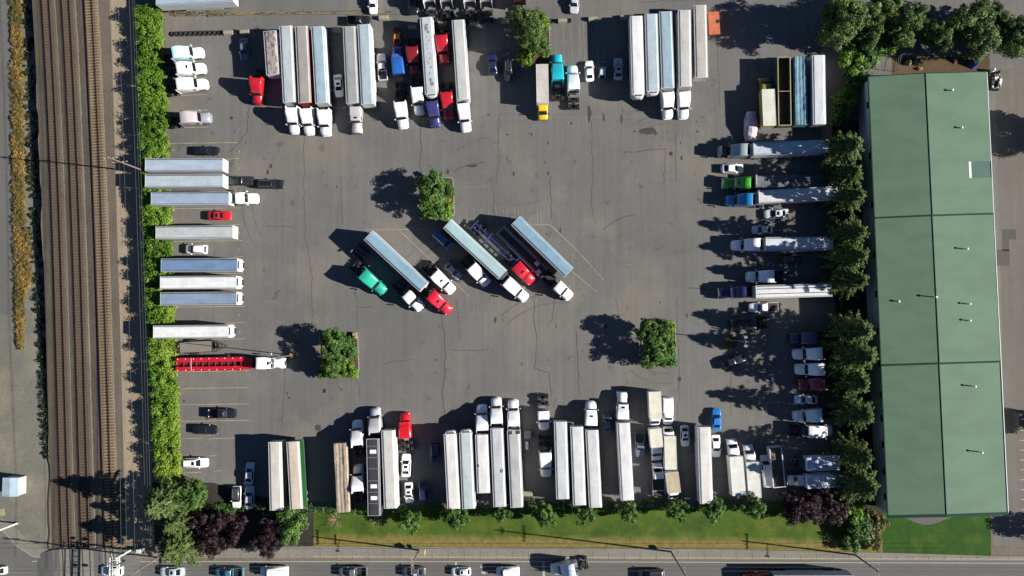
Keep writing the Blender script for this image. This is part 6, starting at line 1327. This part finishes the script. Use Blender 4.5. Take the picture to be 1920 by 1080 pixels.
# orange dumpster
c = G(1339, 43, 1.6); root = empty('dumpster', (c.x, c.y, 0), math.radians(2.5)); tag(root, 'rusty orange dumpster with a dark opening in its lid', 'dumpster'); OC = P(205, 110, 70)
m = MB(); m.loft([[(-.95, -2.1, .2), (.95, -2.1, .2), (.95, 2.1, .2), (-.95, 2.1, .2)], [(-1.05, -2.25, 1.5), (1.05, -2.25, 1.5), (1.05, 2.25, 1.5), (-1.05, 2.25, 1.5)]], 'matte', False); link('body', m.mesh('body'), root, color=OC)
m = MB(); m.box(-1.1, 1.1, -2.3, 2.3, 1.5, 1.6, 'matte'); link('lid', m.mesh('lid'), root, color=OC)
m = MB(); m.cyl((.75, .3, 1.605), (.75, .3, 1.62), .42, 'black_metal', 14); link('hatch', m.mesh('hatch'), root)
for x in (-.8, .8):
    for y in (-1.8, 1.8): m = MB(); m.box(x-.1, x+.1, y-.1, y+.1, 0, .2, 'black_metal'); link('foot', m.mesh('foot'), root)
# covered vehicle, heaps, sheets
c = G(1409, 236, 1.4); root = empty('covered_boat', (c.x, c.y, 0), math.radians(88)); tag(root, 'boat or vehicle under a crumpled pinkish white cover', 'covered boat')
m = MB(); rings = []; rr = random.Random(6)
for i in range(15):
    t = i/14; x = -2.9+5.8*t; w_ = 1.25*min(1, .72+t*1.2, .62+(1-t)*1.5); hz = 1.45+.5*math.exp(-((t-.45)/.16)**2)+rr.uniform(-.08, .08); rings.append([(x, -w_, .35), (x+rr.uniform(-.1, .1), -w_*.95, hz*.7), (x, -w_*.5, hz+rr.uniform(-.12, .1)), (x, 0, hz+.12), (x, w_*.5, hz+rr.uniform(-.1, .1)), (x+rr.uniform(-.1, .1), w_*.95, hz*.7), (x, w_, .35)])
m.loft(rings, 'tarp', False); link('cover', m.mesh('cover'), root, color=P(226, 210, 220)); m = MB()
for x in (-1.2, -.4): m.cyl((x, -1.0, .3), (x, 1.0, .3), .3, 'rubber', 12)
link('trailer_wheels', m.mesh('trailer_wheels'), root)
def heap(px, py, name, w_, d_, h_, col, mat, label, cat, seed, n=10):
    c = G(px, py); rr = random.Random(seed); m = MB(); rings = []
    for z in (0, .35, .7, 1.0): rings.append([(w_/2*(1-z*.6)*math.cos(6.283*i/n)*rr.uniform(.75, 1.15), d_/2*(1-z*.6)*math.sin(6.283*i/n)*rr.uniform(.75, 1.15), h_*z*rr.uniform(.85, 1.05)) for i in range(n)])
    m.loft(rings, mat, False); o = link(name, m.mesh(name), loc=(c.x, c.y, 0), color=col); tag(o, label, cat); return o
heap(1825, 120, 'tarpaulin_heap', 2.0, 2.0, 1.5, P(28, 66, 160), 'tarp', 'bright blue tarpaulin heap at the edge of the dirt patch', 'tarpaulin', 1)
heap(1703, 118, 'scrap_heap', 1.4, 1.4, 1.0, P(190, 172, 120), 'matte', 'pale junk heap on the dirt patch', 'scrap heap', 2); heap(1715, 117, 'tarpaulin_heap', 2.2, 1.2, .9, (.02, .02, .022, 1), 'tarp', 'black sheet over junk on the dirt patch', 'tarpaulin', 3)
heap(1723, 129, 'soil_heap', 1.8, 1.0, .5, P(150, 110, 60), 'matte', 'ochre soil heap against the warehouse roof edge', 'soil heap', 4); heap(1789, 114, 'log', .5, 1.4, .6, P(150, 110, 80), 'matte', 'short brown log on the dirt patch', 'log', 5)
c = G(1863, 150); rr = random.Random(11); root = empty('pallet_stack', (c.x, c.y, 0), math.radians(88)); tag(root, 'pallet stack of black and white bags at the northeast corner of the warehouse', 'pallet stack'); m = MB()
for i in range(7): m.box(-2.0, 2.0, -1.0+i*.3, -.82+i*.3, .1, .16, 'timber')
for y in (-.9, 0, .85): m.box(-2.0, 2.0, y-.05, y+.1, 0, .1, 'timber')
link('pallet', m.mesh('pallet'), root)
for i in range(30): x, y = rr.uniform(-1.85, 1.85), rr.uniform(-.85, .85); s_ = rr.uniform(.2, .42); z = .55+rr.uniform(0, .7); m = MB(); m.bbox(x-s_, x+s_, y-s_*.7, y+s_*.7, .16, z+.2, 'white_coat' if rr.random() < .5 else 'black_metal', .08); link('bag', m.mesh('bag'), root)
fc = MB(); root = empty('wire_fence', (G(1700, 113).x, G(1700, 113).y, 0)); tag(root, 'grey wire fence around the upper left of the dirt patch', 'fence'); o0 = root.location
pts = [G(1677, 134), G(1682, 108), G(1742, 106)]
for a_, b_ in zip(pts, pts[1:]):
    m = MB(); n = int((b_-a_).length/.25)
    for z in (.1, 1.0, 1.95): m.bar(a_-o0+Vector((0, 0, z)), b_-o0+Vector((0, 0, z)), .025, 'grey_metal')
    for i in range(n): p = a_.lerp(b_, i/n)-o0; m.bar((p.x, p.y, .05), (p.x, p.y, 1.95), .008, 'grey_metal')
    link('mesh_panel', m.mesh('mesh_panel'), root)
for p in pts + [pts[1].lerp(pts[2], .5)]: m = MB(); q_ = p-o0; m.cyl((q_.x, q_.y, 0), (q_.x, q_.y, 2.1), .05, 'grey_metal', 8); link('fence_post', m.mesh('fence_post'), root)
# crates, pallets and blocks lying in the lower row
for x, y, w_, d_, h_, mt_, nm, lb, ct_ in ((990, 814, 1.3, 1.5, .9, 'grey_metal', 'metal_crate', 'grey metal crate in the gap behind the short white tractor', 'crate'), (988, 835, .6, 1.6, .5, 'pale_metal', 'metal_plate_stack', 'narrow pale stack below the grey crate', 'plates'), (990, 924, 1.8, .9, .6, 'kerb_stone', 'concrete_block', 'beige concrete block at the lower edge between two trailers', 'concrete block')):
    c = G(x, y); m = MB(); m.bbox(-w_/2, w_/2, -d_/2, d_/2, .05, h_, mt_, .05).box(-w_/2, w_/2, -d_/2+.1, -d_/2+.2, 0, .05, 'timber').box(-w_/2, w_/2, d_/2-.2, d_/2-.1, 0, .05, 'timber').box(-w_/2+.1, w_/2-.1, -.03, .03, h_, h_+.02, 'black_metal'); o = link(nm, m.mesh(nm), loc=(c.x, c.y, 0)); tag(o, lb, ct_)
c = G(660, 629); c = G(665, 629, .6); m = MB(); m.bbox(-.45, .45, -.6, .6, 0, .75, 'gravel_pale', .06).box(.45, .5, -.3, .3, .15, .6, 'black_metal'); o = link('utility_box', m.mesh('utility_box'), loc=(c.x, c.y, .1)); tag(o, 'pale box standing in the corner of the planter island', 'utility box')
c = G(28, 670); m = MB()
for x, y, w_ in ((608, 733, 1), (1274, 711, 1), (1258, 288, 1), (640, 730, .4)): c = G(x, y); m.box(c.x-.32*w_, c.x+.32*w_, c.y-.4*w_, c.y+.4*w_, .005, .012, 'black_metal')
struct('drain_grates', m)
c = G(1878, 772); root = empty('covered_vehicle', (G(1915, 785).x, G(1915, 785).y, 0)); tag(root, 'dark covered trailer at the right edge of the side lot', 'trailer'); m = MB(); m.box(-2.0, 4.0, -1.25, 1.25, .7, 2.6, 'matte'); link('body', m.mesh('body'), root, color=(.04, .045, .05, 1)); m = MB(); m.box(-2.05, 4.05, -1.3, 1.3, 2.6, 2.68, 'matte'); link('roof', m.mesh('roof'), root, color=(.05, .055, .06, 1))
for x in (-.9, 3.0):
    for y in (-1.05, 1.05): link('wheel', wheel_mesh(.4, .28), root, (x, y, .4))
